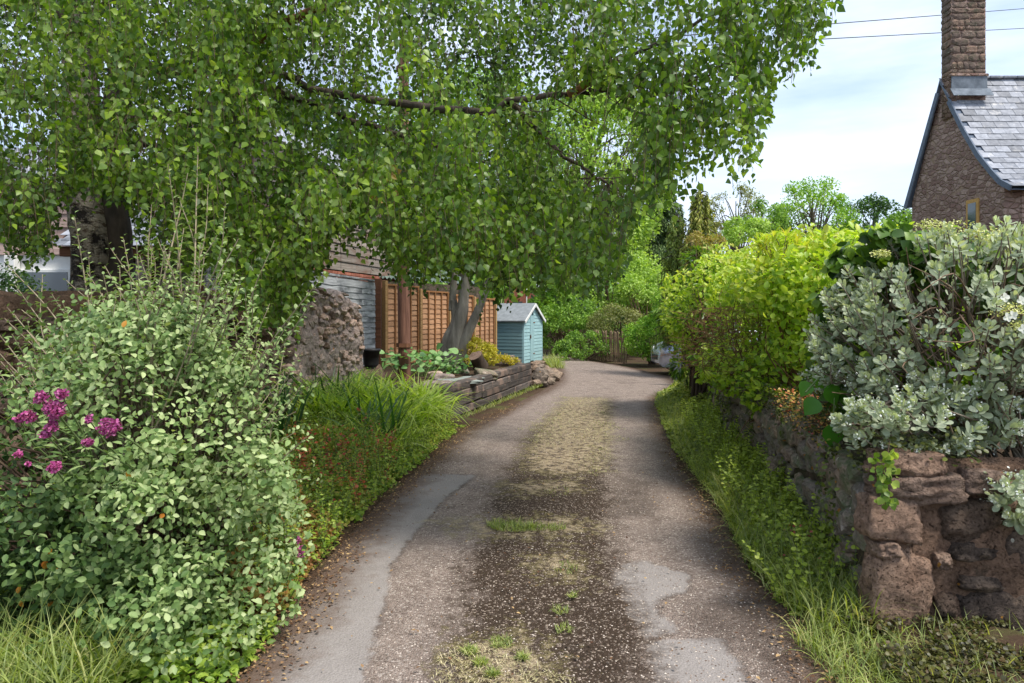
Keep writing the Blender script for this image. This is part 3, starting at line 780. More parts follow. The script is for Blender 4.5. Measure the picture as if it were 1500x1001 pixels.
# ------------------------------------------------------------------ outbuildings far left behind the birch
ob = empty('outbuilding', (-9.6, 13, 0), 'weatherboarded outbuilding with a white wall at the far left edge behind the birch', 'building')
prism_xy('wall', [(-13, 13), (-8.25, 13), (-8.25, 17), (-13, 17)], 0, 2.72, M_WHITE, ob)
prism_xy('upper_wall', [(-13, 13.02), (-8.25, 13.02), (-8.25, 17), (-13, 17)], 2.75, 3.95, M_BROWNPOST, ob)
M_WB2 = plank_mat('pinkish_board', (128, 104, 96), (176, 156, 146), 0.2)
boards(ob, (-13, 13), (-8.2, 13), 2.75, 4.05, 0.26, 0.03, M_WB2, 2.4, 'weatherboard', 0.12)
mesh_np('roof', [(-13.2, 12.8, 4.05), (-8.0, 12.8, 4.05), (-8.0, 15.2, 5.3), (-13.2, 15.2, 5.3)], [(0, 1, 2, 3)], M_SLATE, parent=ob)
me = box_mesh('corner_post', 0.2, 0.16, 2.7, M_WHITE, 0.01); link_mesh('corner_post', me, ob, Vector((-9.45, 12.9, 1.35)) - wloc(ob))
me = box_mesh('window_frame', 1.1, 0.06, 0.7, M_WHITE, 0.01); wf = link_mesh('window_frame', me, ob, Vector((-8.9, 12.97, 2.1)) - wloc(ob))
M_GLASS = NT('dark_glass'); M_GLASS = M_GLASS.finish(lin(70, 80, 86), 0.08, None, spec=0.8)
me = box_mesh('pane', 0.95, 0.02, 0.58, M_GLASS); link_mesh('pane', me, wf, (0, -0.032, 0))

sh = empty('open_shelter', (-6.9, 12.5, 0), 'open-fronted timber shelter with a slate roof behind the birch trunk', 'shelter')
prism_xy('back_wall', [(-8.1, 15.3), (-5.4, 15.3), (-5.4, 15.5), (-8.1, 15.5)], 0, 2.8, M_BROWNPOST, sh)
for px_ in (-8.0, -6.8, -5.62):
    me = box_mesh('post', 0.16, 0.16, 2.75, M_WB, 0.01); link_mesh('post', me, sh, Vector((px_, 12.55, 1.37)) - wloc(sh))
me = box_mesh('eaves_beam', 2.9, 0.14, 0.18, M_BROWNPOST, 0.01); link_mesh('eaves_beam', me, sh, Vector((-6.8, 12.5, 2.74)) - wloc(sh))
sl = box_mesh('slate', 0.29, 0.34, 0.012, M_SLATE, 0.002)
pitch = math.atan2(1.75, 3.0)
for r in range(15):
    for c in range(10):
        t = r / 15; p = Vector((-8.2 + c * 0.3 + (0.15 if r % 2 else 0), 12.35 + t * 3.0, 2.9 + t * 1.75))
        o = link_mesh('slate', sl, sh, p - wloc(sh), (pitch - 0.05, rng.normal() * 0.01, 0))
mesh_np('roof_boarding', [(-8.3, 12.32, 2.84), (-5.2, 12.32, 2.84), (-5.2, 15.5, 4.68), (-8.3, 15.5, 4.68)], [(0, 1, 2, 3)], M_BROWNPOST, parent=sh)

# ------------------------------------------------------------------ blue-green garden shed
M_TEAL = noise_mat('teal_paint', (102, 134, 138), (118, 150, 152), 4, per_obj=0.08, bstr=0.15, stretch=(1, 1, 6))
M_TEAL_L = noise_mat('pale_teal_paint', (138, 170, 174), (152, 184, 186), 4, per_obj=0.06, bstr=0.15)
M_FELT = noise_mat('roofing_felt', (112, 117, 120), (138, 143, 146), 7, per_obj=0, bstr=0.2)
sd = empty('garden_shed', (0.34, 21.3, 0), 'small blue-green wooden garden shed with a grey felt roof beside the lane', 'shed')
so = Vector((0.34, 21.3, 0)); e1 = Vector((0.36, 0.933, 0)).normalized(); e2 = Vector((-0.933, 0.36, 0)); SW, SL, EZ, AZ, BZ = 1.82, 2.3, 1.40, 1.90, 0.06
cpts = [so, so + e1 * SW, so + e1 * SW + e2 * SL, so + e2 * SL]
ins = [so + e1 * 0.02 + e2 * 0.02, so + e1 * (SW - 0.02) + e2 * 0.02, so + e1 * (SW - 0.02) + e2 * SL, so + e1 * 0.02 + e2 * SL]
V = [(*p.xy, BZ) for p in ins] + [(*p.xy, EZ) for p in ins] + [(*((ins[0] + ins[1]) / 2).xy, AZ - 0.03), (*((ins[2] + ins[3]) / 2).xy, AZ - 0.03)]
import bmesh
def poly_mesh(name, V, faces, mat, parent):
    off = wloc(parent) if parent else Vector()
    me = bpy.data.meshes.new(name); me.from_pydata([tuple(Vector(v) - off) for v in V], [], faces)
    bm = bmesh.new(); bm.from_mesh(me); bmesh.ops.recalc_face_normals(bm, faces=list(bm.faces)); bm.to_mesh(me); bm.free()
    me.materials.append(mat); return link_mesh(name, me, parent)
poly_mesh('wall', V, [(0, 1, 5, 8, 4), (1, 2, 6, 5), (2, 3, 7, 9, 6), (3, 0, 4, 7)], M_TEAL, sd)
s3 = so + e2 * SL
boards(sd, s3, so, BZ, EZ - 0.02, 0.108, 0.014, M_TEAL, 9, 'side_board', 0.1)
zz = BZ; 
while zz < AZ - 0.1:
    half = SW / 2 if zz < EZ - 0.05 else SW / 2 * (AZ - zz - 0.08) / (AZ - EZ)
    mid_ = so + e1 * SW / 2
    for (a, b) in ((-half, -0.30), (0.02, half)):
        if b - a > 0.08: boards(sd, mid_ + e1 * a, mid_ + e1 * b, zz, zz + 0.108, 0.108, 0.014, M_TEAL_L, 9, 'front_board', 0.1)
    zz += 0.108
fr = math.atan2(e1.y, e1.x); fnn = Vector((e1.y, -e1.x, 0))
me = box_mesh('door', 0.36, 0.03, 1.45, M_TEAL_L, 0.004); dr_ = link_mesh('door', me, sd, so + e1 * (SW / 2 - 0.14) + fnn * 0.03 + Vector((0, 0, 0.82)) - wloc(sd), (0, 0, fr))
me = box_mesh('handle', 0.03, 0.03, 0.12, M_BROWNPOST, 0.004); link_mesh('handle', me, dr_, (-0.2, -0.03, 0.05))
for z_ in (0.5, -0.5):
    me = box_mesh('hinge', 0.16, 0.012, 0.03, M_BROWNPOST, 0.002); link_mesh('hinge', me, dr_, (0.16, -0.02, z_))
for s_ in (0.02, SW - 0.02):
    me = box_mesh('corner_trim', 0.05, 0.05, EZ - BZ, M_TEAL_L, 0.004); link_mesh('corner_trim', me, sd, so + e1 * s_ + fnn * 0.01 + Vector((0, 0, (EZ + BZ) / 2)) - wloc(sd), (0, 0, fr))
ov = 0.10; pA = so - e1 * ov - e2 * 0.1; pB = so - e1 * ov + e2 * (SL + 0.08); rA = so + e1 * SW / 2 - e2 * 0.1; rB = so + e1 * SW / 2 + e2 * (SL + 0.08)
qA = so + e1 * (SW + ov) - e2 * 0.1; qB = so + e1 * (SW + ov) + e2 * (SL + 0.08); ez = EZ - 0.04
for (a, b) in ((pA, pB), (qA, qB)):
    V = [(*a.xy, ez), (*b.xy, ez), (*rB.xy, AZ + 0.02), (*rA.xy, AZ + 0.02)]; V += [(x, y, z + 0.03) for x, y, z in V]
    poly_mesh('roof_sheet', V, [(0, 1, 2, 3), (4, 5, 6, 7), (0, 1, 5, 4), (1, 2, 6, 5), (2, 3, 7, 6), (3, 0, 4, 7)], M_FELT, sd)
dn = Vector((0, 0, 1))
for (a) in (pA, qA):
    p0 = Vector((*a.xy, ez - 0.02)) - e2 * 0.015; p1 = Vector((*rA.xy, AZ)) - e2 * 0.015
    oriented_box('bargeboard', p0, p1, 0.09, 0.02, M_WHITE, sd)
me = box_mesh('white_pole', 0.035, 0.035, 2.5, M_WHITE, 0.006)
tag(link_mesh('white_pole', me, None, (0.52, 24.3, 1.25)), 'thin white pole standing just behind the shed roof', 'pole')

# ------------------------------------------------------------------ far brick house
bh = empty('brick_house', (0.9, 36, 0), 'distant red brick house with a slate roof beyond the shed', 'house')
poly_mesh('wall', [(-0.4, 36, 0), (1.2, 36, 0), (1.9, 41, 0), (-0.4, 41, 0), (-0.4, 36, 3.3), (1.2, 36, 2.6), (1.9, 41, 2.6), (-0.4, 41, 3.3)], [(0, 1, 5, 4), (1, 2, 6, 5), (2, 3, 7, 6), (3, 0, 4, 7)], M_BRICK, bh)
poly_mesh('roof', [(-0.6, 36, 4.4), (1.3, 36, 3.0), (2.1, 41.5, 2.9), (-0.6, 41.5, 4.4), (-0.6, 36, 4.5), (1.3, 36, 3.1), (2.1, 41.5, 3.0), (-0.6, 41.5, 4.5)], [(0, 1, 2, 3), (4, 5, 6, 7), (0, 1, 5, 4), (1, 2, 6, 5), (2, 3, 7, 6), (3, 0, 4, 7)], M_SLATE, bh)
me = box_mesh('window', 0.5, 0.04, 0.5, M_GLASS); link_mesh('window', me, bh, Vector((0.3, 35.97, 2.0)) - wloc(bh))

# ------------------------------------------------------------------ stone house, right
hs = empty('stone_house', (16, 22, 0), 'red-brown stone cottage gable with a tall chimney and grey slate roof at the right', 'house')
prof = [(20.35, 5.40), (20.8, 5.66), (21.2, 6.05), (21.8, 6.70), (22.5, 7.67), (23.26, 8.90), (23.8, 9.75)]
def house_stone():
    k = NT('cottage_rubble'); g = k.n('NewGeometry').outputs['Position']
    gg = k.n('Mapping', {'Vector': g, 'Scale': (1, 1, 1.9)}).outputs[0]
    vo = k.n('TexVoronoi', {'Vector': gg, 'Scale': 3.6}); ve = k.n('TexVoronoi', {'Vector': gg, 'Scale': 3.6}, feature='DISTANCE_TO_EDGE')
    n = k.noise(g, 6, 6, 0.75)
    col = k.mix(k.n('SeparateColor', {0: vo.outputs['Color']}).outputs[0], lin(132, 106, 96), lin(172, 148, 136))
    col = k.mix(1.0, col, k.ramp(n, [(0.3, (0.65,) * 3), (0.7, (1.25,) * 3)]), 'MULTIPLY')
    col = k.mix(k.ramp(ve.outputs['Distance'], [(0.02, (1, 1, 1)), (0.08, (0, 0, 0))]), col, lin(150, 128, 110))
    h = k.math('ADD', k.math('MULTIPLY', k.ramp(ve.outputs['Distance'], [(0.0, (0, 0, 0)), (0.15, (1, 1, 1))]), 0.8), n)
    return k.finish(col, 0.92, h, 1.0, 0.06, 0.15)
M_HOUSE = house_stone()
gp = [(20.75, 0)] + [(y, z - 0.10) for y, z in prof[1:]] + [(25.6, 5.75), (25.6, 0)]
nP = len(gp)
V = [(15.0, y, z) for y, z in gp] + [(15.5, y, z) for y, z in gp]
poly_mesh('gable_wall', V, [tuple(range(nP)), tuple(range(nP, 2 * nP))[::-1]] + [(i, (i + 1) % nP, nP + (i + 1) % nP, nP + i) for i in range(nP)], M_HOUSE, hs)
prism_xy('front_wall', [(15.5, 20.75), (24, 20.75), (24, 21.2), (15.5, 21.2)], 0, 5.5, M_HOUSE, hs)
# roof deck
V = []
for (y, z) in prof + [(25.75, 5.7)]:
    V += [(14.9, y, z), (24.2, y, z), (14.9, y, z - 0.10), (24.2, y, z - 0.10)]
F = []
for i in range(len(prof)):
    a, b = 4 * i, 4 * i + 4
    F += [(a, a + 1, b + 1, b), (a + 2, b + 2, b + 3, a + 3), (a, b, b + 2, a + 2)]
M_VERGE = noise_mat('slate_blue_verge', (86, 96, 110), (108, 118, 132), 6, per_obj=0.05)
poly_mesh('roof_deck', V, F, M_VERGE, hs)
# slates along the curved near slope
ys_, zs_ = np.array([p[0] for p in prof]), np.array([p[1] for p in prof])
arc = np.concatenate([[0], np.cumsum(np.hypot(np.diff(ys_), np.diff(zs_)))])
sm = [box_mesh('slate', 0.42, 0.40, 0.018, M_SLATE, 0.003, 0.008, s) for s in range(3)]
nr = 19; step = arc[-1] / nr
for r in range(nr):
    s = (r + 0.5) * step; y = np.interp(s, arc, ys_); z = np.interp(s, arc, zs_)
    y2 = np.interp(min(s + 0.2, arc[-1]), arc, ys_); z2 = np.interp(min(s + 0.2, arc[-1]), arc, zs_); y0_ = np.interp(max(s - 0.2, 0), arc, ys_); z0_ = np.interp(max(s - 0.2, 0), arc, zs_)
    pt = math.atan2(z2 - z0_, y2 - y0_)
    for c in range(10):
        x = 15.1 + c * 0.43 + (0.215 if r % 2 else 0)
        if x < 15.0 + 0.1: x = 15.08
        o = link_mesh('slate', sm[rng.integers(3)], hs, Vector((x, y - 0.025 * math.sin(pt), z + 0.025)) - wloc(hs), (pt - 0.07, rng.normal() * 0.012, rng.normal() * 0.008))
me = box_mesh('ridge_tile', 0.46, 0.26, 0.09, M_SLATE, 0.02)
for c in range(14): link_mesh('ridge_tile', me, hs, Vector((16.35 + c * 0.47, 23.8, 9.83)) - wloc(hs))
vpts = [Vector((14.87, y, z - 0.04)) for y, z in prof[:-1]]
for a, b in zip(vpts, vpts[1:]): oriented_box('verge_strip', a, b, 0.17, 0.05, M_VERGE, hs, bevel=0)
oriented_box('verge_strip', (14.87, 23.85, 9.3), (14.87, 25.8, 5.6), 0.2, 0.06, M_VERGE, hs)
# chimney
chx0, chx1, chy0, chy1 = 14.93, 16.08, 23.18, 23.72
b_ = box_arrays(chx0, chx1, chy0, chy1, 8.3, 13.4); mesh_np('chimney', b_[0], b_[1], M_HOUSE, parent=hs)
M_CHST = stone_mat('chimney_stone', (98, 84, 76), (150, 130, 116), (92, 86, 72), 0.45, 0.10, 1.0)
cb = [rock_mesh('chimney_stone', M_CHST, 80 + s, 2, 0.75, 0.10, 0.05) for s in range(6)]
z = 9.75
while z < 12.6:
    h = rng.uniform(0.12, 0.30); x = chx0
    while x < chx1 - 0.03:
        L = min(rng.uniform(0.16, 0.62), chx1 - x)
        if chx1 - x - L < 0.12: L = chx1 - x
        link_mesh('chimney_stone', cb[rng.integers(6)], hs, Vector((x + L / 2, chy0 + 0.02 + rng.normal() * 0.006, z + h / 2)) - wloc(hs), None, (L * 1.0, 0.12, h * 1.0)); x += L
    link_mesh('chimney_stone', cb[rng.integers(6)], hs, Vector((chx0 + 0.01, (chy0 + chy1) / 2, z + h / 2)) - wloc(hs), None, (0.12, (chy1 - chy0) * 1.02, h * 1.0))
    z += h
me = box_mesh('flashing', chx1 - chx0 + 0.06, 0.03, 0.5, M_LEAD, 0.003); link_mesh('flashing', me, hs, Vector(((chx0 + chx1) / 2, chy0 - 0.03, 9.42)) - wloc(hs))
me = box_mesh('flashing_apron', chx1 - chx0 + 0.2, 0.35, 0.02, M_LEAD, 0.003); link_mesh('flashing_apron', me, hs, Vector(((chx0 + chx1) / 2, chy0 - 0.17, 9.08)) - wloc(hs), (0.98, 0, 0))
me = box_mesh('drip_course', chx1 - chx0 + 0.14, 0.16, 0.09, M_HOUSE, 0.02); link_mesh('drip_course', me, hs, Vector(((chx0 + chx1) / 2, chy0 - 0.0, 9.70)) - wloc(hs))
# window in the gable
M_OAK = noise_mat('oak_frame', (168, 130, 72), (196, 158, 98), 8, per_obj=0)
me = box_mesh('window_frame', 0.06, 0.6, 1.25, M_OAK, 0.01); wf = link_mesh('window_frame', me, hs, Vector((14.985, 22.2, 4.70)) - wloc(hs))
me = box_mesh('pane', 0.02, 0.38, 1.0, M_GLASS); link_mesh('pane', me, wf, (-0.03, 0, 0))

# overhead cables and telegraph pole
M_POLE = plank_mat('creosoted_pole', (84, 54, 44), (140, 98, 80), 0, (70, 44, 36))
pole = empty('telegraph_pole', (-1.9, 12, 0), 'tall reddish-brown wooden telegraph pole in front of the orange fence', 'pole')
pz = np.linspace(0, 6.4, 14); V, F = tube_arrays([(np.stack([np.full(14, -1.9) + 0.01 * np.sin(pz * 2), np.full(14, 12.0), pz], 1), np.linspace(0.115, 0.085, 14))], 12)
kp = NT('pole_wood'); vv = kp.coords('Object', (10, 10, 0.7), False); nn = kp.noise(vv, 1.6, 6, 0.75)
M_POLE = kp.finish(kp.mix(kp.ramp(nn, [(0.3, (0, 0, 0)), (0.7, (1, 1, 1))]), lin(70, 46, 38), lin(142, 104, 86)), 0.85, nn, 0.7, 0.02, 0.2)
mesh_np('shaft', V, F, M_POLE, smooth=True, parent=pole)
for z_ in (1.05, 5.9):
    me = box_mesh('band', 0.25, 0.25, 0.05, M_BROWNPOST, 0.06); link_mesh('band', me, pole, (0, 0, z_))
pass
M_CABLE = NT('black_cable').finish(lin(40, 42, 46), 0.6)
for (ya, xb, yb, nm) in ((85, 1700, -3, 'upper of the two thin cables crossing the sky at the right'), (90.5, 1700, 31, 'lower of the two thin cables crossing the sky at the right')):
    a = at(590, ya, 12); b = at(xb, yb, 46); pts = [a.lerp(b, i / 20) for i in range(21)]
    tag(tubes('overhead_cable', [(pts, np.full(21, 0.014))], M_CABLE, None, 5), nm, 'cable', 'overhead cables')

# ------------------------------------------------------------------ raised bed of sleepers
rb = empty('raised_bed', (-0.3, 12.7, 0), 'raised garden bed edged with stacked tarry railway sleepers beside the lane', 'raised bed')
S0, S1 = Vector((-1.02, 10.2, 0)), Vector((0.44, 15.2, 0)); sdv = (S1 - S0).normalized(); SLn = (S1 - S0).length; sn = Vector((sdv.y, -sdv.x, 0))
cuts = [[0, 1.8, 3.5, SLn], [0, 1.83, 3.55, SLn], [0, 1.82, 3.4, SLn], [0, 1.4, 3.9, SLn]]
for r in range(4):
    zc = 0.44 - r * 0.128
    for a, b in zip(cuts[r], cuts[r][1:]):
        me = box_mesh('sleeper', b - a - 0.025, 0.22, 0.122, M_SLEEPER, 0.012, 0.012, r * 5 + a)
        j = rng.normal() * 0.012
        link_mesh('sleeper', me, rb, S0 + sdv * (a + b) / 2 + sn * (j - 0.11) + Vector((0, 0, zc + rng.normal() * 0.004)) - wloc(rb), (0, rng.normal() * 0.006, math.atan2(sdv.y, sdv.x) + rng.normal() * 0.008))
for r in range(4):   # returns at both ends
    for (P0, Ln, nm) in ((S0 + sdv * 0.05, 1.5, 0), (S1 - sdv * 0.12, 1.6, 1)):
        me = box_mesh('sleeper', 0.2, Ln, 0.122, M_SLEEPER, 0.012, 0.01, r + 40)
        link_mesh('sleeper', me, rb, P0 - sn * (Ln / 2 + 0.24) + Vector((0, 0, 0.44 - r * 0.128)) - wloc(rb), (0, 0, math.atan2(sdv.y, sdv.x)))
V = []; w = 14
for yy in np.linspace(9.9, 21.2, 40):
    a = float(np.interp(yy, [10.2, 15.2, 21.2], [-1.2, 0.28, 0.2])); l_ = float(np.interp(yy, [9.9, 15, 21.2], [-2.6, -2.9, -0.7]))
    for t in np.linspace(0, 1, w):
        x = l_ + (a - l_) * t; V.append((x, yy, 0.44 - 0.28 * max(0, (yy - 15.3) / 6) - (0.25 if (t == 1 and yy > 15.4) else 0) + 0.03 * mnoise.noise(Vector((x * 3, yy * 3, 0)))))
F = [(i * w + j, i * w + j + 1, (i + 1) * w + j + 1, (i + 1) * w + j) for i in range(39) for j in range(w - 1)]
tag(mesh_np('garden_soil', V, F, M_SOIL, smooth=True), kind='structure')
M_SLAB = noise_mat('grey_green_slate_slab', (120, 128, 122), (152, 158, 150), 6, per_obj=0.1)
def slab(px, py, d, w, dp, h, rz, label, mat=M_SLAB, name='stone_slab', z=None, tilt=0):
    p = at(px, py, d); me = rock_mesh(name, mat, int(px) + int(py), 3, 0.85, 0.12, 0.04)
    o = link_mesh(name, me, None, (p.x, p.y, (z if z is not None else 0.44) + h * 0.35), (tilt, tilt * 0.5, rz), (w, dp, h)); return tag(o, label, 'stone')
slab(672, 551, 11.6, 0.66, 0.7, 0.05, 0.4, 'largest flat grey-green slate slab on the raised bed')
slab(640, 556, 11.0, 0.5, 0.4, 0.09, 0.1, 'flat tan-edged slab at the near corner of the raised bed', M_STONE_PALE)
slab(648, 543, 11.9, 0.38, 0.22, 0.13, 0.2, 'pale brick-shaped stone lying on the slate slabs', M_STONE_PALE)
slab(636, 537, 12.3, 0.26, 0.2, 0.14, 0.9, 'small pale stone left of the slate slabs in the raised bed', M_STONE_PALE)
slab(712, 541, 12.6, 0.42, 0.3, 0.14, 0.9, 'dark grey stone beside the log in the raised bed', M_STONE_MOSS, tilt=0.3)
slab(690, 549, 12.0, 0.4, 0.35, 0.06, 0.9, 'small slate slab right of the largest slab')
slab(672, 530, 13.2, 0.35, 0.25, 0.16, 0.3, 'small grey rock behind the largest slate slab', M_STONE_MOSS)
# log
M_LOGEND = noise_mat('cut_wood', (86, 70, 60), (124, 104, 90), 12)
lg = empty('log', at(700, 532, 12.9), 'cut log standing tilted among the stones of the raised bed', 'log')
pts = smooth_path([at(705, 538, 12.9), at(696, 521, 12.75)], 5); V, F = tube_arrays([(pts, [0.15, 0.13, 0.12, 0.125, 0.13])], 12); V = V + rng.normal(size=V.shape) * 0.006
mesh_np('bark', V, F, M_BARK_DARK, smooth=True, parent=lg)
endc = pts[-1]; ring = V[-12:]; mesh_np('cut_end', np.concatenate([ring, [endc]]), [(i, (i + 1) % 12, 12) for i in range(12)], M_LOGEND, parent=lg)
# loose rubble by the end of the sleepers and in the bed
M_RUBBLE = stone_mat('rubble_stone', (104, 92, 82), (164, 148, 132), (92, 88, 72), 0.4, 0.06)
rk = [rock_mesh('rubble_stone', M_RUBBLE, 200 + s, 2, 0.6, 0.2, 0.08) for s in range(6)]
PILE = [(785, 562, 15.0, 0.0), (792, 556, 15.3, 0.0), (800, 552, 15.8, 0.0), (788, 552, 15.3, 0.16), (796, 546, 15.8, 0.13), (806, 556, 15.4, 0.0), (782, 548, 15.5, 0.26), (803, 544, 16.4, 0.08), (812, 547, 16.3, 0), (790, 542, 16.2, 0.22), (815, 541, 17.2, 0), (808, 538, 17.4, 0.05), (798, 538, 17.0, 0.14), (786, 538, 16.6, 0.28)]
for i, (px, py, d, z_) in enumerate(PILE):
    p = at(px, py, d); s_ = rng.uniform(0.2, 0.36)
    tag(link_mesh('rubble_stone', rk[i % 6], None, (p.x, d, z_ + 0.08), rng.normal(size=3) * 0.4, (s_, s_ * 0.8, s_ * 0.6)), 'rubble stone in the heap at the far end of the sleepers', 'stone', 'rubble heaped at the end of the sleepers')
for i in range(16):
    p = at(rng.uniform(728, 762), 530, rng.uniform(15.3, 17.5)); s_ = rng.uniform(0.14, 0.26)
    tag(link_mesh('garden_stone', rk[i % 6], None, (p.x, p.y, 0.42 + 0.1 * rng.random()), rng.normal(size=3) * 0.4, (s_, s_ * 0.8, s_ * 0.6)), 'small pinkish stone in the row piled on the bed in front of the shed', 'stone', 'stones piled in front of the shed')
# black pot half hidden by leaves
pot = [(0.10, 0), (0.14, 0.26), (0.155, 0.26), (0.155, 0.30), (0.13, 0.30), (0.12, 0.05)]
V = []; 
for r_, z_ in pot:
    for a in range(16): V.append((-2.22 + r_ * math.cos(a * math.pi / 8), 10.75 + r_ * math.sin(a * math.pi / 8), 0.75 + z_))
F = [(i * 16 + j, i * 16 + (j + 1) % 16, (i + 1) * 16 + (j + 1) % 16, (i + 1) * 16 + j) for i in range(5) for j in range(16)]
M_BLACK = NT('black_plastic').finish(lin(34, 34, 36), 0.5)
tag(mesh_np('plant_pot', V, F, M_BLACK, smooth=True, origin=(-2.22, 10.75, 0.75)), 'black plastic plant pot by the far end of the stone wall', 'pot')
me = rock_mesh('pot_stand_stone', M_STONE_RED, 500, 2, 0.8); tag(link_mesh('pot_stand_stone', me, None, (-2.22, 10.75, 0.37), None, (0.4, 0.4, 0.76)), 'upright red stone block under the black plant pot', 'stone')

# ------------------------------------------------------------------ silver car and grey post at the lane end
M_CAR = NT('silver_car_paint').finish(lin(176, 182, 196), 0.25, None, spec=0.6, metal=0.6)
M_TYRE = NT('tyre_rubber').finish(lin(36, 36, 38), 0.8)
car = empty('parked_car', (5.9, 18.4, 0), 'silver car nose showing beside the hedge at the end of the lane', 'car')
secs = [(-2.05, 0.30, 0.62, 0.55), (-1.98, 0.22, 0.72, 0.70), (-1.7, 0.2, 0.82, 0.80), (-1.0, 0.2, 0.95, 0.84), (-0.6, 0.2, 1.02, 0.85), (0.2, 0.2, 1.40, 0.82), (1.0, 0.2, 1.46, 0.82), (1.7, 0.2, 1.20, 0.82), (2.05, 0.25, 0.85, 0.78)]
V = []
for (x, zb, zt_, hw) in secs:
    belt = min(zt_, 0.9)
    for (yy, zz_) in ((-hw * 0.9, zb), (-hw, (zb + belt) / 2), (-hw * 0.97, belt), (-hw * 0.78, zt_ - 0.04), (-hw * 0.3, zt_), (hw * 0.3, zt_), (hw * 0.78, zt_ - 0.04), (hw * 0.97, belt), (hw, (zb + belt) / 2), (hw * 0.9, zb)): V.append((5.9 + x, 18.4 + yy, zz_))
F = [(i * 10 + j, i * 10 + j + 1, (i + 1) * 10 + j + 1, (i + 1) * 10 + j) for i in range(8) for j in range(9)] 
poly_mesh('body', V, F + [tuple(range(10)), tuple(range(80, 90))], M_CAR, car).data.polygons.foreach_set('use_smooth', [True] * (len(F) + 2))
for sx in (-1.35, 1.3):
    for sy in (-0.82, 0.82):
        t_ = np.linspace(-0.1, 0.1, 4); V, F2 = tube_arrays([([(5.9 + sx, 18.4 + sy + q, 0.31) for q in t_], [0.29, 0.31, 0.31, 0.29])], 20)
        mesh_np('wheel', V, F2, M_TYRE, smooth=True, parent=car)
for sy in (-0.55, 0.55):
    me = rock_mesh('headlight', M_WHITE, 5, 3, 0.5, 0.0, 0.0); link_mesh('headlight', me, car, (-1.96, sy, 0.62), None, (0.14, 0.3, 0.16))
me = box_mesh('grille', 0.05, 0.7, 0.14, M_BLACK, 0.01); link_mesh('grille', me, car, (-2.04, 0, 0.45))
me = box_mesh('grey_post', 0.13, 0.13, 0.95, noise_mat('grey_painted_post', (98, 102, 110), (122, 126, 134), 6, per_obj=0), 0.01)
tag(link_mesh('grey_post', me, None, (3.68, 15.2, 0.45)), 'short grey square post at the foot of the yellow-green hedge', 'post')

# ------------------------------------------------------------------ picket fence
pf = empty('picket_fence', (2.6, 24, 0), 'old brown picket fence half buried in the hedge beyond the lane', 'fence')
M_PICK = plank_mat('old_picket', (104, 84, 66), (150, 128, 104), 0.3)
fa, fb = Vector((0.6, 29.5, 0)), Vector((3.75, 21.9, 0)); pd = (fb - fa).normalized(); LL = (fb - fa).length
pk = []
for s in range(3):
    me = bpy.data.meshes.new('picket'); hh = 0.98
    me.from_pydata([(-.035, -.01, 0), (.035, -.01, 0), (.035, .01, 0), (-.035, .01, 0), (-.035, -.01, hh), (.035, -.01, hh), (.035, .01, hh), (-.035, .01, hh), (0, -.01, hh + .05), (0, .01, hh + .05)], [], [(0, 1, 5, 8, 4), (2, 3, 7, 9, 6), (0, 3, 2, 1), (0, 4, 7, 3), (1, 2, 6, 5), (4, 8, 9, 7), (5, 6, 9, 8)])
    me.materials.append(M_PICK); pk.append(me)
npk = int(LL / 0.13)
for i in range(npk):
    p = fa + pd * (i * 0.13); link_mesh('picket', pk[i % 3], pf, Vector((p.x, p.y, 0.0 + rng.normal() * 0.015)) - wloc(pf), (rng.normal() * 0.03, rng.normal() * 0.03, math.atan2(pd.y, pd.x)))
for z_ in (0.28, 0.78): oriented_box('rail', fa + Vector((0.04, 0.04, z_)), fb + Vector((0.04, 0.04, z_)), 0.07, 0.03, M_PICK, pf)

# ================================================================== VEGETATION
M_BIRCHLEAF = leaf_mat('birch_leaf', [(42, 68, 28), (74, 106, 38), (106, 138, 50), (144, 170, 66), (190, 208, 108)], 0.45, 0.38, 0.38)
# ---- the birch
bt = empty('birch_tree', (-4.65, 7.6, 0), 'large birch with a twin white and black trunk whose drooping boughs arch over the lane', 'tree')
def trunk_mesh(name, pts, rads, seed, mat, sides=20, n=60):
    p = smooth_path(pts, n); r = np.interp(np.linspace(0, 1, n), np.linspace(0, 1, len(rads)), rads)
    V, F = tube_arrays([(p, r)], sides)
    for i in range(len(V)):
        c = p[i // sides]; d = V[i] - c; q = Vector(V[i])
        V[i] = c + d * (1 + 0.22 * mnoise.noise(q * 2.2 + Vector((seed, 0, 0))) + 0.10 * mnoise.noise(q * 7) + 0.05 * mnoise.noise(q * 20))
    return mesh_np(name, V, F, mat, smooth=True, parent=bt)
base = np.array([-4.72, 7.5, 0])
trunk_mesh('trunk', [base, (-4.70, 7.5, 1.0), at(132, 380, 7.5), at(122, 280, 7.5), at(118, 150, 7.5), at(122, 0, 7.6), at(150, -250, 7.8), at(180, -500, 8)], [0.27, 0.21, 0.19, 0.18, 0.17, 0.16, 0.13, 0.06], 1, M_BIRCH)
M_BIRCHD = noise_mat('old_birch_bark', (44, 38, 34), (104, 92, 80), 5, stretch=(1, 1, 0.3), bstr=1.0, bdist=0.03, per_obj=0)
trunk_mesh('trunk', [base + (0.26, 0.1, 0), (-4.40, 7.6, 1.0), at(168, 380, 7.65), at(164, 280, 7.7), at(172, 150, 7.7), at(195, 0, 7.7), at(260, -200, 7.8)], [0.26, 0.2, 0.17, 0.16, 0.14, 0.11, 0.05], 5, M_BIRCHD)
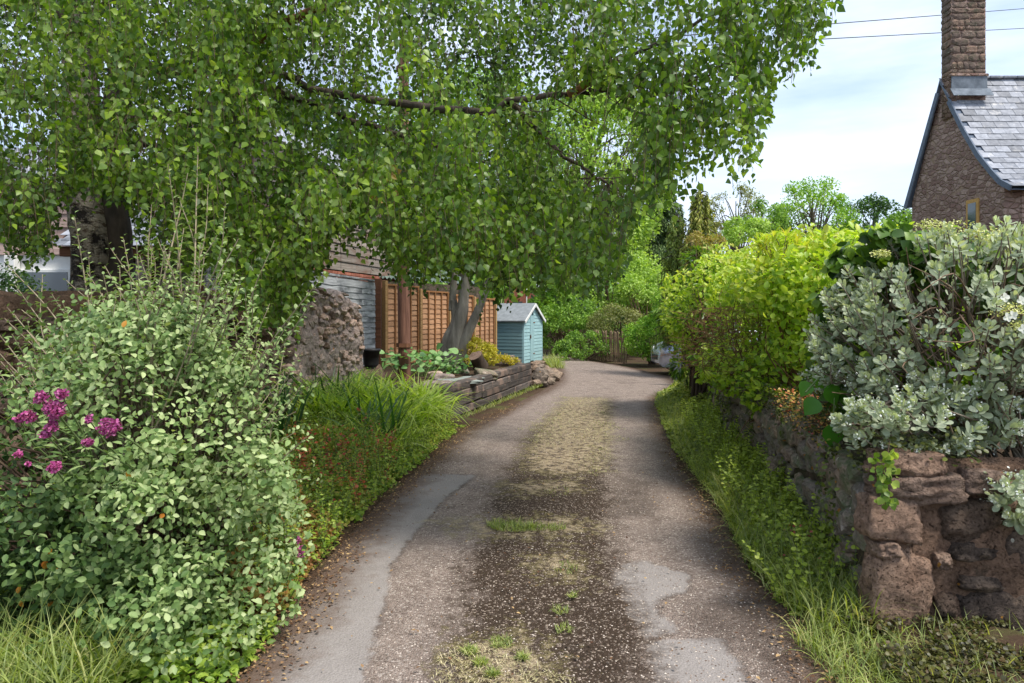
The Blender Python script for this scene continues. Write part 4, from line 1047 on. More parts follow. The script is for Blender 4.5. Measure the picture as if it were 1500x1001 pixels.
LIMBS = [
    ([at(172, 120, 7.6), at(300, 85, 6.8), at(400, 105, 6.2), at(455, 130, 5.8), at(560, 148, 5.4), at(700, 166, 5.1), at(745, 150, 5.0), at(835, 137, 4.8), at(880, 100, 4.7), at(990, 50, 4.5), at(1110, -10, 4.3)], 0.042, 0.010, M_BIRCHD),
    ([at(835, 137, 4.8), at(900, 131, 4.7), at(960, 125, 4.6), at(1040, 110, 4.5)], 0.018, 0.006, M_BIRCHD),
    ([at(178, 90, 7.6), at(290, 110, 6.6), at(370, 60, 5.9), at(410, 38, 5.6), at(490, -5, 5.3), at(640, -90, 5), at(800, -150, 4.8)], 0.06, 0.016, None),
    ([at(150, 160, 7.5), at(260, 170, 6.8), at(380, 130, 6.3), at(450, 150, 6.1), at(560, 190, 5.8), at(640, 215, 5.6)], 0.06, 0.012, M_BIRCHD),
    ([at(130, -60, 7.6), at(330, -190, 6.8), at(600, -240, 5.8), at(900, -200, 5), at(1200, -120, 4.5)], 0.10, 0.015, M_BIRCHD),
    ([at(120, 60, 7.5), at(40, -20, 7), at(-60, -60, 6), at(-200, -60, 5)], 0.09, 0.02, M_BIRCHD),
    ([at(140, 20, 7.5), at(230, -80, 6), at(330, -110, 4.9), at(430, -60, 4.3)], 0.07, 0.012, M_BIRCHD),
    ([at(125, 200, 7.5), at(70, 150, 7.0), at(0, 130, 6.4), at(-90, 150, 5.9)], 0.05, 0.01, M_BIRCHD),
    ([at(180, 200, 7.7), at(280, 230, 8), at(400, 260, 8.4), at(560, 290, 8.4), at(700, 300, 8)], 0.06, 0.012, M_BIRCHD),
    ([at(745, 150, 5.0), at(830, 230, 5.6), at(890, 270, 5.8), at(930, 300, 5.8)], 0.022, 0.006, M_BIRCHD),
]
M_REDBARK = noise_mat('peeling_red_bark', (112, 74, 48), (178, 128, 86), 14, per_obj=0, bstr=0.8, bdist=0.02, c3=(70, 56, 48), c3amt=0.5, c3scale=6)
limb_paths = []
for pts, r0, r1, m in LIMBS:
    p = smooth_path([np.array(q) for q in pts], 34, 0.012); limb_paths.append(p)
    V, F = tube_arrays([(p, np.linspace(r0, r1, 34) ** 1.0 * np.random.default_rng(3).uniform(0.85, 1.15, 34))], 9)
    mesh_np('branch', V, F, m or M_REDBARK, smooth=True, parent=bt)
p = limb_paths[0][23:26]; V, F = tube_arrays([(p, np.linspace(0.034, 0.03, 3))], 9); mesh_np('peeled_bark', V, F, M_REDBARK, smooth=True, parent=bt)

YB = [(-250, 330), (0, 335), (60, 385), (100, 275), (185, 285), (215, 365), (300, 372), (345, 425), (385, 470), (435, 480), (455, 405), (490, 345), (560, 352), (592, 405), (625, 400), (650, 372), (690, 392), (720, 415), (790, 412), (810, 395), (850, 412), (890, 395), (915, 375), (935, 300), (955, 275), (1000, 285), (1025, 245), (1060, 228), (1092, 268), (1108, 235), (1122, 170), (1135, 100), (1175, 100), (1195, 60), (1215, 0), (1240, -60)]
GAPS = [(882, 220, 66, 0.08), (858, 165, 50, 0.22), (915, 170, 34, 0.35), (820, 220, 40, 0.4), (905, 300, 36, 0.35), (925, 330, 40, 0.3), (40, 200, 55, 0.45), (205, 195, 40, 0.5), (140, 340, 62, 0.12), (250, 335, 55, 0.45), (120, 150, 45, 0.5), (1000, 120, 40, 0.7), (480, 90, 40, 0.45), (560, 95, 35, 0.6), (640, 60, 35, 0.5), (415, 120, 35, 0.4), (690, 150, 22, 0.3), (800, 140, 22, 0.3),
        (30, 90, 26, 0.4), (430, 15, 22, 0.3), (850, 30, 22, 0.35), (1075, 130, 24, 0.5), (1120, 50, 24, 0.5), (555, 310, 20, 0.45), (520, 360, 42, 0.2), (60, 290, 60, 0.55)]

def spray(c, n, spread, lens, spacing, tint, P, D, tw, RR):
    """a cluster of drooping leafy twigs hanging from one bough tip"""
    hd = rng.uniform(0, 2 * np.pi); ax = np.array([np.cos(hd), np.sin(hd) * 0.8, -0.25])
    for q in range(n):
        a = c + ax * rng.uniform(-1, 1) * spread + rng.normal(size=3) * np.array([0.06, 0.06, 0.07]); L = rng.uniform(*lens); h = hd + rng.normal() * 1.0; outw = L * rng.uniform(0.1, 0.7)
        k = max(3, int(L / spacing)); t = (np.arange(k) + 0.5) / k
        pos = a + np.stack([np.cos(h) * outw * np.sqrt(t), np.sin(h) * outw * np.sqrt(t), -L * t ** 1.2 + 0.05 * np.sin(t * 3)], 1)
        ppx = 750 + pos[:, 0] / pos[:, 1] * 1000; ppy = 460 + (CAM_H - pos[:, 2]) / pos[:, 1] * 1000
        keep = (ppy < pinterp(ppx, YB) + 14 + rng.normal() * 16) & (pos[:, 1] > 2.8)
        pr = np.ones(k)
        for gx, gy, gr, gm in GAPS: pr = np.where((ppx - gx) ** 2 + (ppy - gy) ** 2 < gr * gr * rng.uniform(0.6, 1.3), np.minimum(pr, gm), pr)
        keep &= rng.random(k) < pr
        if keep.sum() < 2: continue
        last = np.nonzero(keep)[0][-1] + 1
        if last > 3: tw.append((pos[:last:2], 0.0015))
        side = rand_unit(k) * np.array([1, 1, 0.5])
        P.append((pos + side * 0.02)[keep]); D.append((side * 0.8 + np.array([0, 0, -0.75]) + rng.normal(size=(k, 3)) * 0.35)[keep]); RR.append(np.clip(rng.random(keep.sum()) * 0.55 + tint + 0.06 * rng.normal(), 0, 0.999))
Ps, Ds, tws, Rs = [], [], [], []
def region(nc, xr, dr, yr, nst, spread, lens, spacing, tint, near_bottom=0.0):
    for q in range(nc):
        px = rng.uniform(*xr); d = rng.uniform(*dr); yb = pinterp(px, YB)
        yt = yb - rng.uniform(25, 130) if rng.random() < near_bottom else rng.uniform(yr[0], max(yr[0] + 10, min(yr[1], yb - 30)))
        spray(np.array(at(px, yt, d)), int(rng.uniform(*nst)), spread * rng.uniform(0.6, 1.3), lens, spacing, rng.uniform(*tint), Ps, Ds, tws, Rs)
region(270, (-140, 940), (6.4, 9.4), (-180, 320), (12, 24), 0.42, (0.35, 0.9), 0.036, (0.0, 0.15), 0.25)
region(200, (-140, 940), (5.2, 6.8), (-160, 330), (10, 20), 0.32, (0.3, 0.7), 0.034, (0.1, 0.35), 0.35)
region(120, (240, 930), (4.3, 5.4), (-140, 330), (8, 17), 0.24, (0.22, 0.55), 0.033, (0.15, 0.45), 0.45)
region(85, (-60, 400), (4.3, 5.8), (-140, 240), (8, 15), 0.24, (0.2, 0.5), 0.034, (0.15, 0.45), 0.1)
region(74, (900, 1205), (3.9, 5.3), (-160, 200), (8, 16), 0.20, (0.2, 0.5), 0.032, (0.1, 0.4), 0.3)
region(60, (-400, 1200), (4.8, 8.8), (-520, -120), (10, 20), 0.35, (0.4, 0.9), 0.05, (0.1, 0.4))
for lp in limb_paths[:4] + limb_paths[8:]:
    for q in range(15):
        c_ = lp[rng.integers(4, 33)] + np.array([rng.normal() * 0.1, -0.18, rng.uniform(0.0, 0.16)])
        spray(c_, int(rng.uniform(5, 10)), 0.16, (0.15, 0.4), 0.032, rng.uniform(0.15, 0.45), Ps, Ds, tws, Rs)
region(14, (360, 450), (4.7, 5.4), (300, 420), (6, 11), 0.12, (0.2, 0.45), 0.034, (0.25, 0.5), 0.2)
P = np.concatenate(Ps); D = np.concatenate(Ds); R = np.concatenate(Rs); n = len(P)
N = unit(rand_unit(n) * np.array([1, 1, 0.8]) + np.array([0.1, -0.2, 0.3]))
R = np.clip(R * 0.85 + 0.06 * rng.random(n) - 0.12 * (P[:, 1] > 6.3), 0, 0.999)
split_leaves('foliage', P, D, N, rng.uniform(0.034, 0.062, n), R, T_BIRCH, M_BIRCHLEAF, bt)
tubes('twig', tws, M_TWIG, bt, 3, kind='stuff')
# fine bare twigs round the limbs
tw = []
for lp in limb_paths:
    for q in range(26):
        a = lp[rng.integers(3, 33)]; e = a + np.clip(rng.normal(size=3), -1.3, 1.3) * np.array([0.25, 0.25, 0.15]) + np.array([0.1, -0.1, -0.12])
        tw.append((smooth_path([a, (a + e) / 2 + rng.normal(size=3) * 0.05, e], 6), np.linspace(0.006, 0.002, 6)))
tubes('twig', tw, M_BIRCHD, bt, 4, kind='stuff')
nbirch = n
# dead tan leaves hanging in the foliage
M_TAN = leaf_mat('dead_leaf', [(168, 132, 78), (204, 176, 116)], 0.2)
m = 34; c = np.array([at(552, 262, 4.5), at(576, 268, 4.5)])[rng.integers(0, 2, m)]
leaves('dead_leaf', c + rng.normal(size=(m, 3)) * np.array([0.025, 0.03, 0.09]), rand_unit(m) + np.array([0, 0, -0.8]), rand_unit(m) + np.array([0, -0.8, 0]), rng.uniform(0.03, 0.05, m), rng.random(m), T_BIRCH, M_TAN, bt)

# ---- grey-green bush, left foreground
M_COT = leaf_mat('grey_green_leaf', [(50, 78, 38), (84, 112, 60), (112, 138, 82), (138, 160, 104), (176, 190, 142)], 0.25, 0.55, 0.3)
cb_ = empty('cotoneaster_bush', (-2.0, 3.8, 0), 'big grey-green small-leaved bush with arching shoots in the left foreground', 'bush')
P1, dv, idx, LC, LR = lobes_points(24000, (-2.08, 3.74, 0.76), (1.0, 0.9, 0.92), 90, 0.25, -0.8, 0.3)
for c_, r_, n_ in (((-1.62, 2.98, 0.22), (0.42, 0.34, 0.28), 1700), ((-1.40, 3.3, 0.22), (0.26, 0.4, 0.24), 700), ((-2.0, 2.95, 0.4), (0.4, 0.3, 0.4), 1500), ((-1.72, 3.15, 0.62), (0.46, 0.30, 0.34), 3200), ((-1.35, 3.45, 0.6), (0.24, 0.3, 0.34), 1300)):
    a_, b_, i_, _, _ = lobes_points(n_, c_, r_, 16, 0.15, -0.9, 0.15); P1 = np.concatenate([P1, a_]); dv = np.concatenate([dv, b_]); idx = np.concatenate([idx, i_])
qx = 750 + P1[:, 0] / np.maximum(P1[:, 1], 1) * 1000; qy = 460 + (CAM_H - P1[:, 2]) / np.maximum(P1[:, 1], 1) * 1000
TOPLINE = np.interp(qx, [0, 60, 110, 200, 290, 340, 385, 410, 450, 480], [600, 550, 480, 440, 460, 545, 640, 700, 790, 940])
thin = rng.random(len(P1)) < np.clip((qy - TOPLINE) / 60 + 1.0, 0.07, 1)
thin &= np.array([mnoise.noise(Vector(p) * 3.2) > -0.55 or rng.random() < 0.25 for p in P1])
P1, dv, idx = P1[thin], dv[thin], idx[thin]
k_ = (P1[:, 1] < 4.3) & (P1[:, 2] > 0.03) & (P1[:, 1] > 2.45); P1, dv, idx = P1[k_], dv[k_], idx[k_]
n = len(P1); N1 = unit(dv * 0.6 + rand_unit(n) * 0.45 + np.array([0.1, -0.35, 0.55])); D1 = rand_unit(n) + dv * 0.4
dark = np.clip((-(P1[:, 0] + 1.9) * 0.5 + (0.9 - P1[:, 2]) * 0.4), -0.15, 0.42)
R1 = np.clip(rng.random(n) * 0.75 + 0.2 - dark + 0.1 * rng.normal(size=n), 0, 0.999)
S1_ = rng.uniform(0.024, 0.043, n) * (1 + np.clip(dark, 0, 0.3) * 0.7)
TIPS = [(290, 215), (246, 240), (330, 300), (222, 300), (305, 270), (352, 345), (402, 352), (475, 402), (458, 440), (130, 372), (108, 312), (22, 418), (8, 385), (62, 402), (198, 388), (395, 445), (425, 468), (438, 520), (445, 560), (270, 330), (240, 360), (180, 345), (345, 395), (372, 420), (300, 372), (150, 430), (90, 440), (40, 470), (340, 440), (418, 500), (450, 640), (440, 600), (10, 450), (262, 290), (318, 345), (205, 430), (250, 400), (286, 395), (378, 470), (402, 540),
        (455, 700), (440, 740), (120, 460), (70, 500), (330, 470), (360, 500), (15, 540), (5, 600), (200, 350), (276, 250)]
pathsS = []; PS, DS, NS, SS = [], [], [], []
for q in range(85):
    x_ = rng.uniform(-20, 440); TIPS.append((x_, np.interp(x_, [-20, 60, 110, 200, 290, 340, 385, 410, 450], [520, 480, 420, 385, 380, 430, 500, 560, 660]) - rng.uniform(-60, 45)))
for (px, py) in TIPS:
    d = rng.uniform(3.2, 4.1); tip = np.array(at(px, py, d))
    rootp = np.array([-2.0 + (tip[0] + 2.0) * 0.45 + rng.normal() * 0.12, d * 0.5 + 1.9 + rng.normal() * 0.1, max(0.5, tip[2] - rng.uniform(0.6, 1.0))])
    midp = (tip + rootp) / 2 + np.array([rng.normal() * 0.06, rng.normal() * 0.05, 0.06])
    L = np.linalg.norm(tip - rootp); kk = max(6, int(L / 0.021)); pp = smooth_path([rootp, midp, tip], kk)
    pathsS.append((pp[::2] if kk > 8 else pp, np.linspace(0.0055, 0.002, len(pp[::2] if kk > 8 else pp))))
    tan = unit(np.gradient(pp, axis=0)); a = rng.random() * 6 + np.arange(kk) * 2.4
    ref = unit(np.cross(tan, [0.3, 1, 0.1])); ref2 = np.cross(tan, ref)
    dr_ = ref * np.cos(a)[:, None] + ref2 * np.sin(a)[:, None]
    PS.append(pp + dr_ * 0.006); DS.append(dr_ * 0.9 + tan * 0.55); NS.append(unit(tan * 0.8 - dr_ * 0.2 + np.array([0, 0, 0.4]))); SS.append(np.interp(np.arange(kk) / kk, [0, 0.7, 1], [0.044, 0.036, 0.02]) * rng.uniform(0.8, 1.2, kk))
PS, DS, NS, SS = map(np.concatenate, (PS, DS, NS, SS))
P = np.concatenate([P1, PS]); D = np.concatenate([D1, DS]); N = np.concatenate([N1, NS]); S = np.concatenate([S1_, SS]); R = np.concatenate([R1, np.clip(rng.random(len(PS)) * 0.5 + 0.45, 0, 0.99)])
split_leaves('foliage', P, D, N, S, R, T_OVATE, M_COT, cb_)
tubes('shoot', pathsS, noise_mat('pale_shoot', (128, 112, 92), (166, 154, 128), 20, per_obj=0), cb_, 5, kind='stuff')
pt = []
for q in range(220):
    b = np.array([-2.1 + rng.normal() * 0.2, 3.9 + rng.normal() * 0.15, 0]); e = LC[rng.integers(len(LC))] * np.array([1, 1, 0.95]) + rng.normal(size=3) * 0.08
    if e[1] > 4.3: continue
    pt.append((smooth_path([b, (b + e) / 2 + np.array([0, 0, 0.15]) + rng.normal(size=3) * 0.08, e], 8), np.linspace(0.012, 0.003, 8)))
tubes('stem', pt, M_TWIG, cb_, 4, kind='stuff')
# orange dying leaves
m = 14; pp_ = np.array([at(x, y, 2.95) for x, y in [(62, 828), (85, 835), (30, 880), (22, 940), (52, 735), (75, 802), (26, 870), (192, 700), (70, 890), (60, 830), (24, 932), (180, 480), (235, 760), (110, 905)]])
leaves('orange_leaf', pp_, rand_unit(m), unit(rand_unit(m) * 0.4 + np.array([0, -1, 0.3])), np.full(m, 0.035), rng.random(m), T_OVATE, leaf_mat('orange_leaf', [(176, 104, 40), (206, 146, 60)]), cb_)

# ---- purple valerian
M_PURPLE = leaf_mat('purple_petal', [(134, 48, 108), (168, 70, 136), (198, 110, 168)], 0.2)
def valerian(name, label, heads, d, foot):
    root = empty(name, foot, label, 'flower', 'purple valerian flowers')
    st = []
    for (px, py, rx, ry) in heads:
        c = np.array(at(px, py, d)); rx, ry = rx * 0.95, ry * 0.95; m = int(rx * ry * 2.2) + 20
        Pp = c + rand_unit(m) * rng.random((m, 1)) ** 0.33 * np.array([rx, (rx + ry) / 2, ry]) * d / 1000
        leaves('flower_head', Pp, rand_unit(m), unit(rand_unit(m) + np.array([0, -0.8, 0.5])), rng.uniform(0.007, 0.013, m), rng.random(m), T_ROUND, M_PURPLE, root)
        f = np.array(foot); st.append((smooth_path([f, (f + c) / 2 + rng.normal(size=3) * 0.04, c], 8), np.linspace(0.005, 0.003, 8)))
        k2 = 6; t = rng.uniform(0.3, 0.9, k2)[:, None]; Pl = f * (1 - t) + c * t
        leaves('leaf_pair', Pl, rand_unit(k2) * np.array([1, 1, 0.3]) + np.array([0, 0, 0.2]), unit(rand_unit(k2) * 0.3 + np.array([0, -0.3, 1])), rng.uniform(0.05, 0.08, k2), rng.random(k2) * 0.6 + 0.3, T_LANCE, M_COT, root)
    tubes('stem', st, M_COT2, root, 5, kind='stuff')
M_COT2 = noise_mat('green_stem', (92, 112, 66), (120, 138, 86), 10, per_obj=0)
valerian('valerian', 'purple valerian with several flower heads rising through the bush at the left edge', [(80, 600, 15, 15), (60, 583, 10, 9), (90, 578, 8, 8), (42, 610, 13, 9), (28, 614, 6, 5), (76, 625, 8, 10), (66, 637, 8, 5), (80, 685, 10, 8), (26, 665, 6, 5), (40, 680, 4, 3)], 2.66, (-2.05, 3.35, 0.75))
valerian('valerian', 'purple valerian with one rounded head right of the left-edge cluster', [(160, 626, 16, 14), (130, 615, 4, 7), (128, 648, 8, 6)], 2.64, (-1.75, 3.35, 0.75))
valerian('valerian', 'small purple valerian leaning over the lane edge by the bush', [(441, 808, 6, 10), (437, 792, 4, 5), (422, 790, 4, 4)], 3.9, (-1.35, 4.0, 0.05))

# ---- ground plants
def cover(name, label, cat, n, fx0, fx1, y0, y1, hfun, size, mat, T=T_ROUND, below=0.5, cond=None, flat=0.6, group=None):
    Y = rng.uniform(y0, y1, n); t = rng.random(n); a = np.array([fx0(y) for y in Y]); b = np.array([fx1(y) for y in Y]); X = a + (b - a) * t
    H = np.array([hfun(x, y, tt) for x, y, tt in zip(X, Y, t)])
    Z = H * np.where(rng.random(n) < below, rng.uniform(0.2, 0.9, n), rng.uniform(0.85, 1.1, n)) + 0.01
    k = H > 0.01
    if cond is not None: k &= cond(X, Y, Z)
    P = np.stack([X, Y, Z], 1)[k]; m = len(P)
    N = unit(rand_unit(m) * (1 - flat) + np.array([0, -0.25, 1]) * flat); D = rand_unit(m) * np.array([1, 1, 0.4])
    root = empty(name, (float(P[:, 0].mean()), float(P[:, 1].mean()), 0), label, cat, group); root['kind'] = 'stuff'
    leaves('leaf', P, D, N, size * rng.uniform(0.55, 1.3, m), rng.random(m), T, mat, root)
    return root
def nz2(x, y, s, o=0): return mnoise.noise(Vector((x * s, y * s, o)))
M_YGCOVER = leaf_mat('corydalis_leaf', [(92, 114, 40), (140, 162, 58), (172, 190, 80), (194, 196, 100), (182, 152, 90)], 0.45)
M_GREENC = leaf_mat('fresh_green_leaf', [(78, 106, 40), (120, 150, 56), (156, 180, 76), (186, 202, 106)], 0.42)
M_REDLEAF = leaf_mat('red_geranium_leaf', [(132, 52, 40), (178, 78, 56), (204, 118, 80), (150, 140, 66)], 0.3)
M_GRASS = leaf_mat('grass_blade', [(88, 106, 42), (128, 146, 60), (162, 176, 86), (194, 190, 128)], 0.4)
M_STRAP = leaf_mat('bright_strap_leaf', [(124, 148, 50), (168, 194, 78), (198, 216, 108), (216, 226, 146)], 0.5, 0.4)
M_IRIS = leaf_mat('dark_iris_leaf', [(36, 72, 30), (58, 102, 44), (88, 132, 60)], 0.3, 0.4)
M_YGV = leaf_mat('verge_weed_leaf', [(100, 120, 40), (142, 162, 58), (174, 192, 82), (200, 208, 114)], 0.42)
eL = lambda y: pinterp(y, LEFT); wl = lambda y: wallL(y) + 0.06
cover('ground_cover', 'yellow-green ferny plants spilling from the wall foot between bush and strap leaves', 'plants', 24000, wl, lambda y: eL(y) - 0.16, 4.9, 9.2, lambda x, y, t: 0.40 * (1 - t ** 2.6) * (0.45 + 0.55 * min(1, t * 3)) * (0.75 + 0.7 * nz2(x, y, 2.2) + 0.5 * nz2(x, y, 7)) + 0.04, 0.026, M_YGCOVER)
cover('ground_cover', 'mid green leafy weeds behind and beside the grey-green bush', 'plants', 8000, wl, lambda y: eL(y) - 0.3, 4.0, 6.4, lambda x, y, t: 0.36 * (1 - t ** 2.5) * (0.8 + 0.6 * nz2(x, y, 2.6, 3)) + 0.04, 0.036, M_GREENC)
cover('red_leaved_geranium', 'red-brown leaved geranium patch at the lane edge of the left bed', 'plants', 1000, lambda y: eL(y) - 0.85, lambda y: eL(y) - 0.25, 5.2, 7.2, lambda x, y, t: (0.55 * (1 - (t * 0.7) ** 2) * (0.8 + 0.5 * nz2(x, y, 2.2)) + 0.05) if nz2(x, y, 2.6, 8) > 0.02 + 0.25 * rng.random() - 0.1 else 0, 0.026, M_REDLEAF)
cover('ground_cover', 'browning yellow geranium leaves at the right foot of the grey-green bush', 'plants', 3000, lambda y: eL(y) - 0.45, lambda y: eL(y) - 0.14, 3.5, 4.9, lambda x, y, t: (0.3 * (1 - t) + 0.04) * (1 + 0.6 * nz2(x, y, 3, 5)), 0.03, leaf_mat('browning_leaf', [(112, 116, 48), (158, 142, 72), (176, 128, 84), (120, 84, 60)]))
cover('ground_cover', 'low dark green weeds trailing along the left bed edge', 'plants', 3500, lambda y: eL(y) - 0.40, lambda y: eL(y) - 0.12, 5.2, 9.6, lambda x, y, t: max(0, 0.13 * (1 - t * 0.6) * (0.6 + 1.6 * nz2(x, y, 2, 15))), 0.03, M_GREENC)
def strap_clump(name, label, n, region, L, W, mat, bend=(0.9, 2.2), lean=(0.05, 0.5), group=None, zb=0.08, cat='plant'):
    B = np.array([region() for _ in range(n)]); root = empty(name, (float(B[:, 0].mean()), float(B[:, 1].mean()), 0), label, cat, group)
    ribbons('leaf_blades', np.column_stack([B, np.full(n, zb)]), rng.uniform(0, 2 * np.pi, n), rng.uniform(*L, n), rng.uniform(*lean, n), rng.uniform(*bend, n), rng.uniform(*W, n), rng.random(n), mat, root)
    return root
def reg(x0, x1, y0, y1): return lambda: (rng.uniform(x0, x1), rng.uniform(y0, y1))
def bed_reg(y0, y1, off0, off1, side=0):
    def f():
        y = rng.uniform(y0, y1); a, b = wl(y) + off0, eL(y) - off1; return (rng.uniform(a, b), y)
    return f
strap_clump('daylily_clump', 'broad mound of bright yellow-green arching strap leaves before the raised bed', 1700, bed_reg(8.3, 9.75, 0.15, 0.55), (0.6, 1.05), (0.02, 0.046), M_STRAP)
strap_clump('daylily_clump', 'bright green arching leaves at the lane-side foot of the left bed', 700, bed_reg(7.3, 9.6, 0.7, 0.35), (0.4, 0.7), (0.012, 0.022), M_STRAP)
strap_clump('iris_clump', 'dark green sword-leaved iris clump against the stone wall', 45, reg(-2.65, -2.35, 6.9, 7.4), (0.7, 1.15), (0.025, 0.045), M_IRIS, (0.1, 0.9), (0.0, 0.3))
strap_clump('iris_clump', 'dark green iris clump nearer the middle of the left bed', 38, reg(-1.75, -1.35, 7.4, 8.0), (0.6, 0.95), (0.022, 0.04), M_IRIS, (0.3, 1.4), (0.0, 0.5))
strap_clump('iris_clump', 'tall dark leaves behind the bright strap leaves near the wall end', 45, reg(-2.45, -2.0, 8.4, 9.2), (0.8, 1.2), (0.02, 0.04), M_IRIS, (0.2, 1.4), (0.0, 0.5))
cover('ground_cover', 'leafy bright green stems filling the strap-leaved mound', 'plants', 9000, lambda y: wl(y) + 0.1, lambda y: eL(y) - 0.5, 8.0, 9.9, lambda x, y, t: 0.74 * (1 - t ** 3) * (0.9 + 0.4 * nz2(x, y, 2.2)), 0.04, leaf_mat('lime_leaf', [(96, 134, 48), (140, 178, 72), (174, 202, 100)], 0.4), T_LANCE)
def leafy_stems(name, label, n, pos, hh, size, mat, T=T_OVATE, per=9, wander=0.25):
    P, D, N, S, R, st = [], [], [], [], [], []
    for q in range(n):
        x, y = pos(); h = rng.uniform(*hh); b = np.array([x, y, 0.02]); e = b + np.array([rng.normal() * wander * h, rng.normal() * wander * h - 0.05 * h, h]); m = max(4, int(per * h / 0.3))
        pp = smooth_path([b, (b + e) / 2 + rng.normal(size=3) * 0.03, e], m); st.append((pp, np.linspace(0.003, 0.0012, m)))
        a = np.arange(m) * 2.4 + rng.random() * 6; dd = np.stack([np.cos(a), np.sin(a), np.full(m, 0.25)], 1)
        for rep in range(2):
            P.append(pp + dd * 0.004); D.append(dd * np.array([1, 1, 1]) * (1 if rep else -1) + np.array([0, 0, 0.3]) + rng.normal(size=(m, 3)) * 0.25); N.append(unit(np.array([0, -0.2, 1.0]) + rng.normal(size=(m, 3)) * 0.35)); S.append(size * rng.uniform(0.6, 1.25, m) * np.linspace(1.15, 0.6, m)); R.append(np.clip(rng.random(m) * 0.6 + rng.random() * 0.4, 0, 0.999))
    P, D, N, S, R = map(np.concatenate, (P, D, N, S, R)); root = empty(name, (float(P[:, 0].mean()), float(P[:, 1].mean()), 0), label, 'plants'); root['kind'] = 'stuff'
    leaves('leaf', P, D, N, S, R, T, mat, root); tubes('stem', st, M_COT2, root, 3, kind='stuff'); return root
leafy_stems('weeds', 'upright leafy green weeds rising through the left bed beside the bush', 330, bed_reg(4.6, 8.6, 0.45, 0.3), (0.2, 0.6), 0.045, M_GREENC)
leafy_stems('weeds', 'yellow-green feathery weed stems in the left bed near the lane edge', 300, bed_reg(5.0, 9.0, 0.5, 0.22), (0.18, 0.5), 0.03, M_YGCOVER, T_LANCE, 14)
leafy_stems('weeds', 'reddish weed stems scattered through the left bed', 60, bed_reg(5.4, 7.3, 0.9, 0.2), (0.2, 0.45), 0.032, M_REDLEAF, T_ROUND, 14)
leafy_stems('weeds', 'pale weed stems at the right foot of the grey-green bush', 90, reg(-1.62, -1.2, 3.7, 5.0), (0.12, 0.45), 0.04, M_GREENC)
leafy_stems('weeds', 'tufts of mixed weeds and bright shoots along the lane edge of the left bed', 220, lambda: (lambda y: (eL(y) - rng.uniform(0.14, 0.5), y))(rng.uniform(4.2, 9.4)), (0.08, 0.38), 0.04, M_YGV)
leafy_stems('weeds', 'tall leafy weeds against the foot of the right wall', 420, lambda: (lambda y: (wallR(y) - rng.uniform(0.03, 0.42), y))(rng.uniform(3.6, 9.5)), (0.12, 0.5), 0.034, M_YGV, T_ROUND, 12)
# long yellowing leaf over the lane edge
root = empty('fallen_leaf', (-1.05, 6.9, 0.1), 'single long yellowing strap leaf arching over the lane edge', 'leaf')
ribbons('blade', np.array([[-1.28, 7.2, 0.1]]), np.array([-0.3]), np.array([0.5]), np.array([0.5]), np.array([1.7]), np.array([0.035]), np.array([0.95]), M_STRAP, root, kind=None)

# grass, bottom left and along the right verge, on the crown of the lane
def grass(name, label, n, pos, L, W, mat, bend=(0.4, 1.8), lean=(0.0, 0.6), z=0.0):
    B = pos(n); n = len(B); root = empty(name, (float(B[:, 0].mean()), float(B[:, 1].mean()), 0), label, 'grass'); root['kind'] = 'stuff'
    ribbons('blades', B, rng.uniform(0, 2 * np.pi, n), rng.uniform(*L, n), rng.uniform(*lean, n), rng.uniform(*bend, n), rng.uniform(*W, n), rng.random(n), mat, root, k=4)
grass('grass', 'long pale grass at the bottom left corner under the bush', 1000, lambda n: np.column_stack([rng.uniform(-2.25, -1.55, n), rng.uniform(2.35, 2.85, n), np.full(n, 0.1)]), (0.2, 0.48), (0.004, 0.009), M_GRASS)
cover('ground_cover', 'small bright weeds in the bottom left corner', 'plants', 5200, lambda y: -2.5, lambda y: -1.16 - (3.3 - y) * 0.1, 2.4, 3.4, lambda x, y, t: (0.26 * (1 - t) + 0.06) * (0.8 + 0.8 * nz2(x, y, 4)), 0.04, M_GREENC, T_OVATE)
def verge(n, y0=2.6, y1=12, o=0.06):
    def f(n_):
        Y = rng.uniform(y0, y1, n_); t = rng.random(n_) ** 0.8; a = np.array([pinterp(y, RIGHT) + o for y in Y]); b = np.array([wallR(y) - 0.02 for y in Y])
        return np.column_stack([a + (b - a) * t, Y, 0.02 + 0.06 * t])
    return f
grass('grass', 'lush long grass at the foot of the stone pier, bottom right', 2600, lambda n: (lambda Q: Q[(Q[:, 0] < 1.8) | (rng.random(n) < np.clip(1.25 - (Q[:, 0] - 1.5) * 0.8, 0.3, 1))])(np.column_stack([rng.uniform(1.36, 2.5, n), rng.uniform(2.7, 3.33, n), np.full(n, 0.02)])), (0.06, 0.20), (0.003, 0.007), M_GRASS, (0.5, 2.4))
grass('grass', 'fine grass growing along the foot of the right wall', 11000, verge(11000, 3.3, 12.5), (0.10, 0.34), (0.003, 0.008), M_GRASS, (0.5, 2.2))
cover('ground_cover', 'bright green trefoil-leaved weeds along the foot of the right wall', 'plants', 15000, lambda y: pinterp(y, RIGHT) + 0.10, lambda y: wallR(y) - 0.01, 3.6, 7.6, lambda x, y, t: (0.05 + 0.30 * t) * (0.75 + 0.9 * nz2(x, y, 2.6, 2)), 0.030, leaf_mat('trefoil_leaf', [(94, 112, 38), (138, 156, 56), (170, 188, 78), (196, 204, 108)], 0.42))
cover('ground_cover', 'darker creeping weeds on the far right verge', 'plants', 14000, lambda y: pinterp(y, RIGHT) + 0.04, lambda y: wallR(y) - 0.01, 7.4, 14.0, lambda x, y, t: (0.05 + 0.32 * t) * (0.75 + 0.8 * nz2(x, y, 2.2, 9)), 0.04, leaf_mat('creeper_leaf', [(86, 102, 36), (124, 144, 52), (156, 170, 70), (184, 186, 96)], 0.42))
